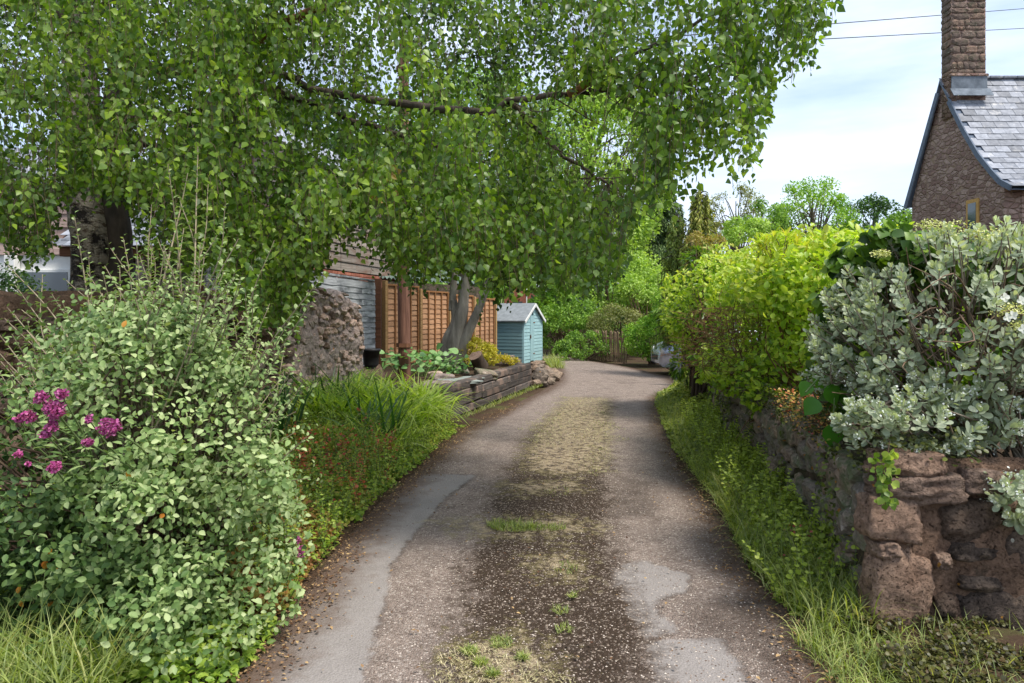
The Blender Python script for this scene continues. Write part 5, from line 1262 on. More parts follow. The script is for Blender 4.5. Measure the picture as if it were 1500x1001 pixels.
cover('pink_sedum', 'pink-red stonecrop heads among the right verge weeds', 'flower', 260, lambda y: pinterp(y, RIGHT) + 0.2, lambda y: wallR(y) - 0.05, 3.5, 5.2, lambda x, y, t: 0.3 if nz2(x, y, 5, 4) > 0.33 else 0, 0.016, leaf_mat('pink_sedum', [(150, 58, 58), (196, 112, 96)]), below=0.2)
# crown of the lane
def straw_pos(ix, fringe=False):
    def f(n):
        p = np.array(STRAW[ix]); X = rng.uniform(p[:, 0].min() - 0.1, p[:, 0].max() + 0.1, n); Y = rng.uniform(p[:, 1].min() - 0.3, p[:, 1].max() + 0.3, n)
        s = sdf(X, Y, STRAW[ix]) + np.array([0.42 * nz2(x, y, 2.6) + 0.25 * nz2(x, y, 8) for x, y in zip(X, Y)]) - 0.03
        k = (np.abs(s - 0.02) < 0.09) if fringe else (s > 0)
        return np.column_stack([X, Y, np.full(n, 0.012)])[k]
    return f
M_STRAW = leaf_mat('dry_straw', [(124, 106, 78), (176, 158, 122), (208, 194, 160), (146, 144, 84)], 0.15)
def crown_pos(y0, y1, u0, u1, thr=0.0, o=0):
    def f(n):
        Y = rng.uniform(y0, y1, n); U = rng.uniform(u0, u1, n); l = np.array([pinterp(y, LEFT) for y in Y]); r = np.array([pinterp(y, RIGHT) for y in Y]); X = (l + r) / 2 + U * (r - l) / 2
        k = np.array([nz2(x, y, 1.6, o) + 0.35 * nz2(x, y, 7, o) > thr for x, y in zip(X, Y)])
        return np.column_stack([X, Y, np.full(n, 0.012)])[k]
    return f
grass('dry_grass', 'straw-coloured dead grass mat on the crown of the lane', 16000, straw_pos(0), (0.02, 0.06), (0.003, 0.006), M_STRAW, (0.2, 1.2), (0.8, 1.5))
grass('grass', 'green mossy grass fringing the straw-coloured strip', 3200, straw_pos(0, True), (0.015, 0.045), (0.003, 0.006), M_GRASS, (0.2, 1.2), (0.3, 1.3))
spot = lambda px, py, rx, ry: (lambda n: np.array([(lambda x, y: (at(x, y, 1600 / (y - 460)).x, 1600 / (y - 460), 0.012))(px + rx * math.cos(a) * q, py + ry * math.sin(a) * q) for a, q in zip(rng.uniform(0, 6.28, n), np.sqrt(rng.random(n)))]))
grass('grass', 'thin green grass tuft line across the middle of the lane', 1300, lambda n: np.concatenate([spot(752, 775, 34, 7)(n // 2), spot(790, 777, 40, 4)(n // 4), spot(725, 772, 12, 5)(n // 8)]), (0.02, 0.075), (0.003, 0.006), M_GRASS, (0.2, 1.5), (0.0, 1.0))
grass('dry_grass', 'dry moss and straw patch at the bottom middle of the lane', 5000, straw_pos(1), (0.01, 0.035), (0.002, 0.005), M_STRAW, (0.2, 1.5), (0.6, 1.5))
grass('grass', 'green tufts around the dry patch at the bottom middle', 900, lambda n: np.concatenate([spot(x, y, r, r * 0.5)(n // 5) for x, y, r in ((688, 958, 12), (733, 946, 18), (765, 968, 7), (722, 992, 8), (705, 975, 9))]), (0.015, 0.045), (0.003, 0.005), M_GRASS, (0.2, 1.5), (0.1, 1.2))
grass('grass', 'small green tufts in a line right of the lane centre', 420, lambda n: np.concatenate([spot(x, y, r, r * 0.5)(n // 5) for x, y, r in ((830, 836, 18), (838, 876, 7), (822, 898, 13), (826, 926, 13), (815, 722, 20))]), (0.015, 0.045), (0.003, 0.005), M_GRASS, (0.2, 1.5), (0.1, 1.2))

# leaf litter and grit
M_LITTER = leaf_mat('leaf_litter', [(70, 48, 38), (104, 78, 60), (142, 112, 84), (188, 160, 120)], 0.05, 0.8, 0.1)
def litter(n, y0, y1, side, w):
    Y = rng.uniform(y0, y1, n); e = np.array([pinterp(y, RIGHT if side > 0 else LEFT) for y in Y]); X = e + rng.normal(size=n) * w + side * 0.04
    return np.column_stack([X, Y, np.full(n, 0.02)])
Pl = np.concatenate([litter(4500, 2.4, 12, -1, 0.09), litter(3800, 2.4, 13, 1, 0.10), np.column_stack([rng.uniform(-1.2, 1.4, 500), rng.uniform(2.4, 8, 500), np.full(500, 0.022)]), np.column_stack([rng.uniform(1.4, 3.2, 500), rng.uniform(2.4, 3.4, 500), np.full(500, 0.03)])])
Pl[:, 2] += rng.random(len(Pl)) * 0.012; m = len(Pl)
tag(leaves('leaf_litter', Pl, rand_unit(m) * np.array([1, 1, 0.2]), unit(rand_unit(m) * 0.35 + np.array([0, 0, 1])), rng.uniform(0.008, 0.028, m), rng.random(m), T_DIAMOND, M_LITTER), 'brown dead leaves littering both edges of the lane', 'leaf litter', None, 'stuff')
n = 16000; Y = 2.3 + 7 * rng.random(n) ** 1.7; l = np.array([pinterp(y, LEFT) for y in Y]); r = np.array([pinterp(y, RIGHT) for y in Y]); U = rng.uniform(-1, 1, n); X = (l + r) / 2 + U * (r - l) / 2
k = np.array([not (x < -0.62 + 0.1 * (y - 3) and y < 6.5) for x, y in zip(X, Y)]); X, Y, U = X[k], Y[k], U[k]; n = len(X)
O = np.array([(1, 0, 0), (-1, 0, 0), (0, 1, 0), (0, -1, 0), (0, 0, 0.7), (0, 0, -0.7)], float); OF = np.array([(0, 2, 4), (2, 1, 4), (1, 3, 4), (3, 0, 4)])
ang = rng.uniform(0, 6.28, n); ca, sa = np.cos(ang), np.sin(ang); s_ = rng.uniform(0.0022, 0.0065, n)
VV = np.stack([ca[:, None] * O[:, 0] - sa[:, None] * O[:, 1] * 0.7, sa[:, None] * O[:, 0] + ca[:, None] * O[:, 1] * 0.7, np.broadcast_to(O[:, 2], (n, 6))], -1) * s_[:, None, None]
Z = np.array([lane_h(x, y) + 0.012 * (1 - abs(u)) for x, y, u in zip(X, Y, U)])
VV = VV + np.stack([X, Y, Z + 0.001], 1)[:, None, :]
kg = NT('loose_grit'); ga = kg.n('Attribute', attribute_name='rnd').outputs['Fac']; M_GRIT = kg.finish(kg.ramp(ga, [(0, lin(88, 72, 62)), (0.6, lin(148, 132, 120)), (1, lin(208, 196, 182))]), 0.9)
tag(mesh_np('loose_gravel', VV.reshape(-1, 3), (OF[None] + (np.arange(n) * 6)[:, None, None]).reshape(-1, 3), M_GRIT, rnd=np.repeat(rng.random(n), 4)), 'loose pale grit scattered over the lane surface', 'gravel', None, 'stuff')

# ---- plants of the raised bed
bush('golden_shrub', 'small golden-yellow shrub beside the log in the raised bed', 'shrub', (-0.78, 14.3, 0.72), (0.42, 0.4, 0.34), 2600, 0.05, leaf_mat('golden_leaf', [(150, 150, 40), (196, 186, 60), (220, 206, 90)], 0.35), nl=30)
bush('golden_shrub', 'low trailing yellow shrub between the golden shrub and the fence foot', 'shrub', (-0.30, 15.2, 0.52), (0.42, 0.3, 0.14), 900, 0.05, leaf_mat('golden_leaf_low', [(150, 150, 40), (206, 190, 60), (226, 206, 80)], 0.35), nl=16)
M_HOSTA = leaf_mat('hosta_leaf', [(74, 116, 62), (118, 160, 96), (150, 184, 124)], 0.3)
for (px, py, d, n, s, lab) in ((648, 518, 13.2, 12, 0.2, 'broad pale leaves of a hosta at the tree foot'), (620, 530, 12.6, 60, 0.12, 'soft green rounded leaves left of the tree foot in the raised bed'), (660, 535, 13.0, 90, 0.1, 'pale green leafy plant just right of the tree foot'), (585, 525, 12.0, 80, 0.12, 'leafy green plant at the foot of the telegraph pole')):
    p = np.array(at(px, py, d)); root = empty('leafy_plant', (p[0], p[1], 0.44), lab, 'plant'); Pq = p + rng.normal(size=(n, 3)) * np.array([0.28, 0.2, 0.08]) if n > 10 else p + rng.normal(size=(n, 3)) * np.array([0.16, 0.1, 0.03])
    Pq[:, 2] = np.maximum(Pq[:, 2], 0.48)
    leaves('leaf', Pq, rand_unit(n) * np.array([1, 1, 0.3]), unit(rand_unit(n) * 0.5 + np.array([0, -0.5, 1])), s * rng.uniform(0.6, 1.2, n), rng.random(n), T_HEART, M_HOSTA, root)
    tubes('stem', [(smooth_path([(p[0], p[1], 0.42), (q_ + np.array([p[0], p[1], 0.5])) / 2, q_], 4), 0.006) for q_ in Pq[:12]], M_COT2, root, 3)
# multi-stemmed tree in the bed
gt = empty('garden_tree', (-1.25, 14.4, 0.4), 'grey multi-stemmed leaning tree growing from the raised bed in front of the orange fence', 'tree')
M_GT = noise_mat('fissured_grey_bark', (104, 98, 88), (164, 156, 144), 5, stretch=(1.6, 1.6, 0.3), bstr=1.0, bdist=0.04, per_obj=0)
for pts, r in (([at(660, 545, 14.4), at(658, 505, 14.4), at(668, 470, 14.4), at(664, 440, 14.4)], (0.26, 0.21, 0.14, 0.10)),
               ([at(664, 545, 14.4), at(665, 505, 14.35), at(676, 460, 14.3), at(681, 420, 14.3), at(690, 380, 14.2), at(700, 300, 14)], (0.27, 0.22, 0.15, 0.13, 0.1, 0.05)),
               ([at(670, 530, 14.35), at(682, 495, 14.3), at(700, 455, 14.2), at(718, 410, 14.1), at(740, 370, 14), at(790, 300, 13.8)], (0.2, 0.14, 0.1, 0.09, 0.07, 0.03)),
               ([at(661, 455, 14.4), at(664, 420, 14.5), at(668, 350, 14.6), at(660, 260, 14.6)], (0.08, 0.09, 0.07, 0.03))):
    pp = smooth_path(pts, 24); rr = 0.85 * np.interp(np.linspace(0, 1, 24), np.linspace(0, 1, len(r)), r); V, F = tube_arrays([(pp, rr)], 14)
    for i in range(len(V)): c = pp[i // 14]; V[i] = c + (V[i] - c) * (1 + 0.2 * mnoise.noise(Vector(V[i]) * 3.5))
    mesh_np('trunk', V, F, M_GT, smooth=True, parent=gt)
M_MIDLEAF = leaf_mat('mid_green_leaf', [(44, 74, 30), (76, 112, 44), (108, 144, 60), (144, 176, 84)], 0.4)
Pg, dvg, idg, LCg, LRg = lobes_points(9000, at(700, 290, 14.2), (1.9, 1.4, 1.7), 50, 0.5, -0.9, 0.3)
leaves('foliage', Pg, rand_unit(9000) + np.array([0, 0, -0.4]), unit(dvg + rand_unit(9000)), rng.uniform(0.05, 0.10, 9000), rng.random(9000), T_BIRCH, M_MIDLEAF, gt)

# ---- right-hand hedge on the wall
M_YELLOW = leaf_mat('yellow_green_leaf', [(94, 126, 34), (138, 172, 48), (174, 200, 66), (202, 216, 98), (186, 182, 90)], 0.42, 0.4, 0.4)
hd = empty('hedge_shrub', (3.2, 8, 0.8), 'large bright yellow-green leafy shrub billowing over the right wall', 'shrub')
Ps, dvs, lobc = [], [], []
for c, r_, n_, nl in (((3.10, 6.1, 1.40), (0.80, 1.0, 0.90), 12500, 70), ((3.35, 8.0, 1.55), (1.0, 1.2, 0.97), 13000, 75), ((3.55, 10.4, 1.55), (1.1, 1.4, 1.05), 10000, 60), ((2.72, 6.9, 0.98), (0.42, 1.6, 0.36), 5000, 40)):
    a, b, c_, d_, e_ = lobes_points(n_, c, r_, nl, 0.31, -0.75, 0.2); Ps.append(a); dvs.append(b); lobc.append(d_)
P = np.concatenate(Ps); dv = np.concatenate(dvs); lobc = np.concatenate(lobc)
ppx = 750 + P[:, 0] / P[:, 1] * 1000; ppy = 460 + (CAM_H - P[:, 2]) / P[:, 1] * 1000
bare = np.exp(-(((ppx - 1085) / 75) ** 2 + ((ppy - 500) / 38) ** 2)) + np.exp(-(((ppx - 1150) / 60) ** 2 + ((ppy - 555) / 25) ** 2))
k = (P[:, 2] > 0.55) & (rng.random(len(P)) > bare * 0.75) & (P[:, 0] > wallR(P[:, 1]) - 0.72); P, dv = P[k], dv[k]; n = len(P)
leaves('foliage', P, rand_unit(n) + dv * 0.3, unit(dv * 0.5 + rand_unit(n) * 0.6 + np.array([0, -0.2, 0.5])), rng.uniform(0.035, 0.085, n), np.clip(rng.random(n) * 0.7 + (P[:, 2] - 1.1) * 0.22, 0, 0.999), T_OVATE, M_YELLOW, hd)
pt = []
for q in range(420):
    c = lobc[rng.integers(len(lobc))]; b = np.array([c[0] * 0.55 + 0.45 * (wallR(c[1]) + 0.4), c[1] + rng.normal() * 0.3, 0.8]); c2 = c + rng.normal(size=3) * 0.2
    pt.append((smooth_path([b, (b + c2) / 2 + rng.normal(size=3) * 0.12, c2], 7), np.linspace(0.010, 0.002, 7)))
for q in range(500):
    a = np.array(at(1085 + np.clip(rng.normal(), -1, 1.6) * 55, 500 + np.clip(rng.normal(), -1.5, 1.2) * 32, rng.uniform(6.6, 7.6))); e = a + rng.normal(size=3) * np.array([0.22, 0.2, 0.12])
    pt.append((smooth_path([a, (a + e) / 2 + rng.normal(size=3) * 0.05, e], 6), 0.0022))
tubes('stem', pt, noise_mat('brown_hedge_twig', (92, 62, 44), (134, 100, 74), 20, per_obj=0), hd, 3, kind='stuff')
lf = empty('laurel_shrub', (2.9, 10.6, 0.8), 'green lance-leaved shrub at the far end of the right wall', 'shrub')
n = 3600; Pq, dq, iq, LCq, _ = lobes_points(n, (3.12, 10.9, 1.25), (0.66, 1.2, 1.25), 36, 0.24, -0.8, 0.15)
leaves('foliage', Pq, dq + np.array([-0.3, -0.3, -0.5]) + rand_unit(n) * 0.4, unit(dq + rand_unit(n) * 0.5 + np.array([0, 0, 0.6])), rng.uniform(0.08, 0.15, n), np.clip(rng.random(n) * 0.8, 0, 1), T_LANCE, leaf_mat('laurel_leaf', [(50, 84, 26), (88, 128, 36), (132, 168, 52), (168, 192, 76)], 0.3, 0.3, 0.5), lf)
tubes('stem', [(smooth_path([(3.15 + rng.normal() * 0.1, 11 + rng.normal() * 0.3, 0.0), (3.0, 10.9 + rng.normal() * 0.3, 1.0), c], 7), np.linspace(0.04, 0.008, 7)) for c in LCq], M_BARK_DARK, lf, 5, kind='stuff')
ph = empty('photinia', (3.5, 7.0, 0.8), 'upright lance-leaved shrub with yellow and orange new leaves topping the hedge', 'shrub')
M_PHOT = leaf_mat('photinia_leaf', [(96, 132, 36), (152, 182, 54), (194, 204, 80), (206, 184, 92)], 0.4, 0.35)
Pp, Dp, Np, Sp, Rp, tp_ = [], [], [], [], [], []
for q in range(260):
    px = rng.uniform(1110, 1262); d = rng.uniform(6.2, 7.6); top_ = np.interp(px, [1115, 1150, 1200, 1262], [352, 338, 352, 385]); py = rng.uniform(top_, top_ + 70); c = np.array(at(px, py, d)); kk = 11; a = np.arange(kk) * 2.4; el = rng.uniform(0.35, 1.3, kk)
    dd = np.stack([np.cos(a) * np.cos(el), np.sin(a) * np.cos(el), np.sin(el)], 1); Pp.append(c + dd * 0.01 + np.outer(np.linspace(-0.08, 0, kk), [0, 0, 1])); Dp.append(dd); Np.append(unit(np.array([0, 0, 1.0]) - dd * 0.5 + rng.normal(size=(kk, 3)) * 0.1)); Sp.append(rng.uniform(0.07, 0.12, kk)); Rp.append(np.clip(rng.random(kk) * 0.6 + el * 0.3, 0, 0.999))
    tp_.append(([c, c - np.array([0, 0, 0.16]) + rng.normal(size=3) * 0.04], [0.003, 0.004]))
leaves('foliage', *[np.concatenate(q) for q in (Pp, Dp, Np, Sp, Rp)], T_LANCE, M_PHOT, ph); tubes('stem', tp_, M_TWIG, ph, 4, kind='stuff')

# ---- silver-leaved shrub
M_SILVER = leaf_mat('silver_leaf', [(118, 132, 112), (158, 170, 152), (186, 196, 178), (216, 222, 208)], 0.28, 0.6, 0.25)
ss = empty('silver_shrub', (2.7, 4.1, 0.8), 'silver-grey felted-leaf shrub tumbling over the near pier of the right wall', 'shrub')
Ps, Dr = [], []
def surf(n, c, r_, cond):
    c = np.array(c); r_ = np.array(r_); out = []
    while len(out) < n:
        v = rand_unit(1)[0]
        if v[1] > 0.55 or not cond(v): continue
        b_ = 1 + 0.13 * nz2(v[0] * 3, v[2] * 3, 1.0, 3) + rng.uniform(-0.14, 0.05)
        out.append((c + v * r_ * b_, v))
    return out
sf = surf(900, (2.78, 4.05, 1.42), (0.96, 0.8, 0.70), lambda v: v[2] > -0.7) + surf(80, (2.12, 3.5, 1.06), (0.46, 0.26, 0.16), lambda v: v[1] < 0.3) + surf(40, (2.52, 3.3, 0.74), (0.24, 0.15, 0.14), lambda v: v[1] < 0.3)
DARKS = [(1400, 430, 75, 45, 0.93), (1460, 610, 60, 30, 0.95), (1290, 385, 60, 20, 0.9), (1480, 385, 30, 25, 0.6), (1380, 470, 40, 30, 0.4), (1430, 510, 30, 20, 0.5), (1420, 345, 34, 18, 0.6), (1310, 400, 50, 18, 0.6)]
P, D, N, S, R, stems, tips = [], [], [], [], [], [], []
for c, v in sf:
    px = 750 + c[0] / c[1] * 1000; py = 460 + (CAM_H - c[2]) / c[1] * 1000
    pr = max([a * math.exp(-(((px - x) / rx) ** 2 + ((py - y) / ry) ** 2)) for x, y, rx, ry, a in DARKS])
    if rng.random() < pr: continue
    ax = unit(np.array([v[0] * 0.7, v[1] * 0.8 - 0.25, v[2] * 0.5 + 0.55]) + rng.normal(size=3) * 0.25)
    u1 = unit(np.cross(ax, [0.3, 0.2, 1.0])); u2 = np.cross(ax, u1); kk = rng.integers(10, 18); a = np.arange(kk) * 2.4 + rng.random() * 6; t = np.linspace(0, 1, kk)
    el = np.interp(t, [0, 1], [0.15, 1.15]); dd = (u1 * np.cos(a)[:, None] + u2 * np.sin(a)[:, None]) * np.cos(el)[:, None] + ax * np.sin(el)[:, None]
    P.append(c + np.outer((t - 1) * (rng.uniform(0.18, 0.3) if rng.random() < 0.3 else rng.uniform(0.05, 0.14)), ax) + dd * 0.004); D.append(dd + rng.normal(size=(kk, 3)) * 0.12); N.append(unit(ax - dd * 0.5)); S.append(np.interp(t, [0, 0.6, 1], [0.056, 0.05, 0.028]) * rng.uniform(0.75, 1.2)); R.append(np.clip(rng.random(kk) * 0.6 + t * 0.4, 0, 0.999))
    ctr = np.array([2.85, 4.25, 0.95]); b = ctr + (c - ctr) * rng.uniform(0.45, 0.75) + rng.normal(size=3) * 0.05
    stems.append((smooth_path([b, (b + c) / 2 + np.array([0, 0, -0.07]) + rng.normal(size=3) * 0.03, c], 8), np.linspace(0.008, 0.003, 8))); tips.append(c + ax * 0.02)
P, D, N, S, R = map(np.concatenate, (P, D, N, S, R))
split_leaves('foliage', P, D, N, S, R, T_OVAL, M_SILVER, ss)
tubes('stem', stems, noise_mat('grey_stem', (104, 92, 80), (150, 138, 122), 20, per_obj=0), ss, 5, kind='stuff')
tips = np.array([t for t in tips if t[2] < 1.35]); m = len(tips) * 12
leaves('flower_buds', np.repeat(tips, 12, 0) + rng.normal(size=(m, 3)) * 0.012, rand_unit(m), rand_unit(m), rng.uniform(0.006, 0.012, m), rng.random(m), T_ROUND, leaf_mat('white_bud', [(196, 202, 206), (226, 228, 232)], 0.2), ss)
# dark leafy plant inside and behind it
cl = empty('climbing_hydrangea', (2.9, 4.4, 0.8), 'dark green broad-leaved climber with lacy white flowers inside the silver shrub', 'plant')
n = 2600; Pq, dq, iq, LCq, _ = lobes_points(n, (2.88, 4.35, 1.32), (0.92, 0.55, 0.68), 40, 0.2, -0.8, 0.4)
qa, qb, _, _, _ = lobes_points(700, (2.35, 4.25, 1.93), (0.3, 0.25, 0.12), 14, 0.1, -0.8, 0.3); Pq = np.concatenate([Pq, qa]); dq = np.concatenate([dq, qb]); n = len(Pq)
leaves('foliage', Pq, rand_unit(n) + np.array([0, -0.2, -0.5]), unit(dq * 0.6 + rand_unit(n) * 0.6 + np.array([0, -0.3, 0.3])), rng.uniform(0.05, 0.10, n), rng.random(n) * 0.9, T_HEART, leaf_mat('hydrangea_leaf', [(40, 68, 26), (72, 106, 38), (112, 148, 52), (160, 184, 76)], 0.3, 0.35), cl)
pt = []
for q in range(200):
    a = np.array([rng.uniform(2.3, 3.0), rng.uniform(3.5, 4.3), rng.uniform(0.85, 1.7)]); e = a + rng.normal(size=3) * np.array([0.22, 0.15, 0.2]) + np.array([-0.1, -0.1, 0])
    pt.append((smooth_path([a, (a + e) / 2 + rng.normal(size=3) * 0.06, e], 7), np.linspace(0.006, 0.002, 7)))
tubes('stem', pt, M_TWIG, cl, 4, kind='stuff')
M_LACE = leaf_mat('lacy_flower', [(176, 186, 96), (206, 206, 130), (226, 226, 176)], 0.2)
for (px, py, d, w) in ((1482, 455, 3.35, 30), (1500, 478, 3.35, 20), (1395, 335, 3.9, 34), (1440, 345, 3.8, 26), (1360, 330, 4.0, 20), (1290, 372, 4.0, 14)):
    c = np.array(at(px, py, d)); m = 260; Pf = c + rand_unit(m) * rng.random((m, 1)) ** 0.4 * np.array([w, w, w * 0.45]) * d / 1000
    leaves('flower_head', Pf, rand_unit(m), unit(rand_unit(m) * 0.6 + np.array([0, -0.3, 1])), rng.uniform(0.005, 0.012, m), rng.random(m), T_ROUND, M_LACE, cl)
M_WPET = leaf_mat('white_petal', [(222, 224, 222), (236, 236, 234)], 0.2)
for (px, py) in ((1484, 462), (1472, 436), (1498, 482), (1476, 465), (1496, 440)):
    c = np.array(at(px, py, 3.27)); a = np.arange(4) * 1.57 + rng.random(); dd = np.stack([np.cos(a), np.full(4, -0.15), np.sin(a)], 1)
    leaves('flower', np.tile(c, (4, 1)), dd, np.tile([0.1, -1.0, 0.2], (4, 1)), np.full(4, 0.024), rng.random(4), T_ROUND, M_WPET, cl, kind=None)
# heart leaves, stonecrop, moss and ivy on the wall top
vi = empty('heart_leaved_vine', (2.0, 4.3, 0.85), 'few big heart-shaped green leaves hanging over the wall beside the silver shrub', 'plant')
M_HEART = leaf_mat('heart_leaf', [(50, 100, 36), (84, 140, 48), (116, 168, 66)], 0.45, 0.35)
for i, (px, py, s, dx) in enumerate(((1220, 622, 0.14, -0.05), (1197, 585, 0.12, -0.8), (1212, 565, 0.13, 0.5), (1232, 575, 0.12, 0.9), (1185, 560, 0.10, -0.6), (1240, 600, 0.09, 0.8), (1205, 545, 0.12, -0.2), (1225, 545, 0.11, 0.6))):
    c = np.array(at(px, py, 3.95 + 0.04 * i)); leaves('leaf', c[None], np.array([[dx, -0.1, -1.0]]), np.array([[0.15 * dx, -1.0, 0.35]]), np.array([s]), np.array([0.3 + 0.08 * i]), T_HEART, M_HEART, vi, kind=None)
tubes('stem', [(smooth_path([at(1280, 570, 4.2), at(1240, 540, 4.1), at(1205, 550, 4.05), at(1180, 575, 4.0)], 12), 0.005), (smooth_path([at(1222, 545, 4.1), at(1222, 590, 4.02), at(1220, 624, 3.95)], 8), 0.003)], M_COT2, vi, 5)
sc_ = cover('stonecrop', 'orange and pink stonecrop cushion on the wall top by the heart leaves', 'plant', 2600, lambda y: wallR(y) - 0.06, lambda y: wallR(y) + 0.34, 4.1, 5.6, lambda x, y, t: 0.90 + 0.06 * nz2(x, y, 5), 0.018, leaf_mat('stonecrop_leaf', [(150, 60, 60), (196, 120, 84), (206, 164, 96), (170, 168, 70)], 0.2), below=0.0)
cover('moss', 'dark green moss and ferny growth along the top of the right wall', 'moss', 16000, lambda y: wallR(y) - 0.07, lambda y: wallR(y) + 0.5, 3.3, 10.5, lambda x, y, t: zR(y) + 0.03 + 0.06 * nz2(x, y, 3), 0.02, leaf_mat('moss_green', [(44, 50, 22), (74, 82, 32), (108, 116, 48)], 0.1), below=0.0)
n = 2600; Y = rng.uniform(3.42, 9, n); Z = rng.random(n) ** 1.5; kk = np.array([nz2(y, z, 2.4, 7) > 0.12 - 0.3 * (z < 0.2) for y, z in zip(Y, 0.88 - Z * 0.5)]); Y, Z = Y[kk], Z[kk]; n = len(Y)
tag(leaves('wall_moss', np.column_stack([wallR(Y) - 0.065 - rng.random(n) * 0.02, Y, 0.88 - Z * 0.6]), rand_unit(n) + np.array([0, 0, -0.8]), unit(rand_unit(n) * 0.5 + np.array([-1, -0.3, 0.3])), rng.uniform(0.015, 0.04, n), rng.random(n), T_OVATE, leaf_mat('wall_moss', [(52, 62, 26), (84, 98, 38), (120, 134, 54)], 0.15)), 'moss and small ferns hanging down the lane side of the right wall', 'moss', None, 'stuff')
n = 90; c0 = np.array(at(1297, 690, 3.22)); tt = rng.random(n)
iv = empty('ivy', c0, 'small ivy trail hanging down the corner of the stone pier', 'ivy')
leaves('leaf', c0 + np.column_stack([rng.normal(size=n) * 0.03, rng.normal(size=n) * 0.015, 0.1 - tt * 0.26]), rand_unit(n) + np.array([0, 0, -1.0]), unit(rand_unit(n) * 0.4 + np.array([-0.3, -1, 0.3])), rng.uniform(0.02, 0.04, n), rng.random(n), T_HEART, M_GREENC, iv)
tubes('stem', [(smooth_path([c0 + np.array([0.02, 0, 0.14]), c0, c0 + np.array([0.0, 0, -0.16])], 6), 0.003)], M_TWIG, iv, 4)

cover('moss', 'dark moss and low weeds at the foot of the stone pier', 'moss', 9000, lambda y: 1.6, lambda y: 2.7, 2.75, 3.34, lambda x, y, t: (0.10 + 0.07 * max(0, nz2(x, y, 4))) if nz2(x, y, 3, 2) > -0.15 else 0 + 0.10 * max(0, (y - 3.2)) * 5 * max(0, nz2(x, 0, 5, 3) + 0.3), 0.018, leaf_mat('foot_moss', [(40, 38, 20), (66, 66, 30), (98, 100, 44), (84, 66, 46)], 0.15))
# ================================================================== beyond the lane
def lm(name, a, b, c, d, tr=0.4): return leaf_mat(name, [a, b, c, d], tr, 0.5, 0.3)
ML = lm('light_green_crown', (112, 144, 60), (146, 178, 78), (172, 200, 100), (196, 216, 128))
MM = lm('mid_green_crown', (72, 106, 44), (104, 142, 58), (132, 168, 74), (160, 190, 96))
MD = lm('dark_green_crown', (32, 56, 30), (50, 80, 40), (72, 106, 50), (100, 134, 66))
MB = lm('bright_green_crown', (76, 118, 36), (112, 158, 50), (146, 186, 70), (176, 204, 96))
MO = lm('olive_crown', (88, 98, 58), (116, 124, 76), (144, 148, 96), (164, 164, 116))
def A3(px, py, d): return tuple(at(px, py, d))
tree('ash_tree', 'tall pale green tree rising behind the birch boughs over the lane end', 'tree', (3.0, 29, 0), 9, A3(862, 262, 29), (3.0, 2.6, 4.4), 24000, 0.16, ML, M_BARK, 0.2, nl=90, lr=0.8)
tree('ash_tree', 'full green tree standing behind the multi-stemmed tree and orange fence', 'tree', (-2.2, 25, 0), 9, A3(690, 270, 25), (3.6, 2.5, 4.2), 20000, 0.17, MM, M_BARK, 0.22, nl=80, lr=0.9)
tree('ash_tree', 'dense dark tree behind the barn roof', 'tree', (-7.5, 24, 0), 9, A3(430, 300, 24), (4.2, 2.5, 4.0), 16000, 0.2, MD, M_BARK, 0.22, nl=70, lr=1.0)
tree('loose_tree', 'open light green tree on the skyline left of the stone house', 'tree', (14.3, 32, 0), 8, A3(1190, 320, 32), (1.75, 1.6, 1.9), 8000, 0.12, MB, M_BARK, 0.14, nl=60, lr=0.5, fill=0.5)
tree('broad_tree', 'dark green tree on the skyline between the light tree and the stone house', 'tree', (18.3, 36, 0), 8, A3(1280, 350, 36), (2.0, 1.6, 2.2), 8000, 0.16, MD, M_BARK, 0.16, nl=50, lr=0.6)
tree('slender_tree', 'thin grey-green birch on the skyline beyond the cypress', 'tree', (12.3, 38, 0), 8, A3(1078, 320, 38), (1.6, 1.2, 1.9), 3600, 0.12, MO, M_BARK, 0.12, nl=46, lr=0.42, fill=0.6)
tree('broad_tree', 'small mid green tree between the slender birch and the open tree', 'tree', (9.9, 28, 0), 6, A3(1118, 338, 28), (0.9, 0.9, 1.2), 4500, 0.12, MM, M_BARK, 0.1, nl=34, lr=0.35)
bush('round_shrub', 'rounded light green shrub just above the hedge left of centre', 'shrub', A3(1092, 350, 22), (0.75, 0.7, 0.65), 3600, 0.09, ML, nl=34)
tree('broad_tree', 'mid green tree top just left of the stone house behind the silver shrub', 'tree', (19.5, 33, 0), 6, A3(1325, 365, 33), (1.8, 1.4, 1.9), 5000, 0.16, MM, M_BARK, 0.14, nl=36, lr=0.55)
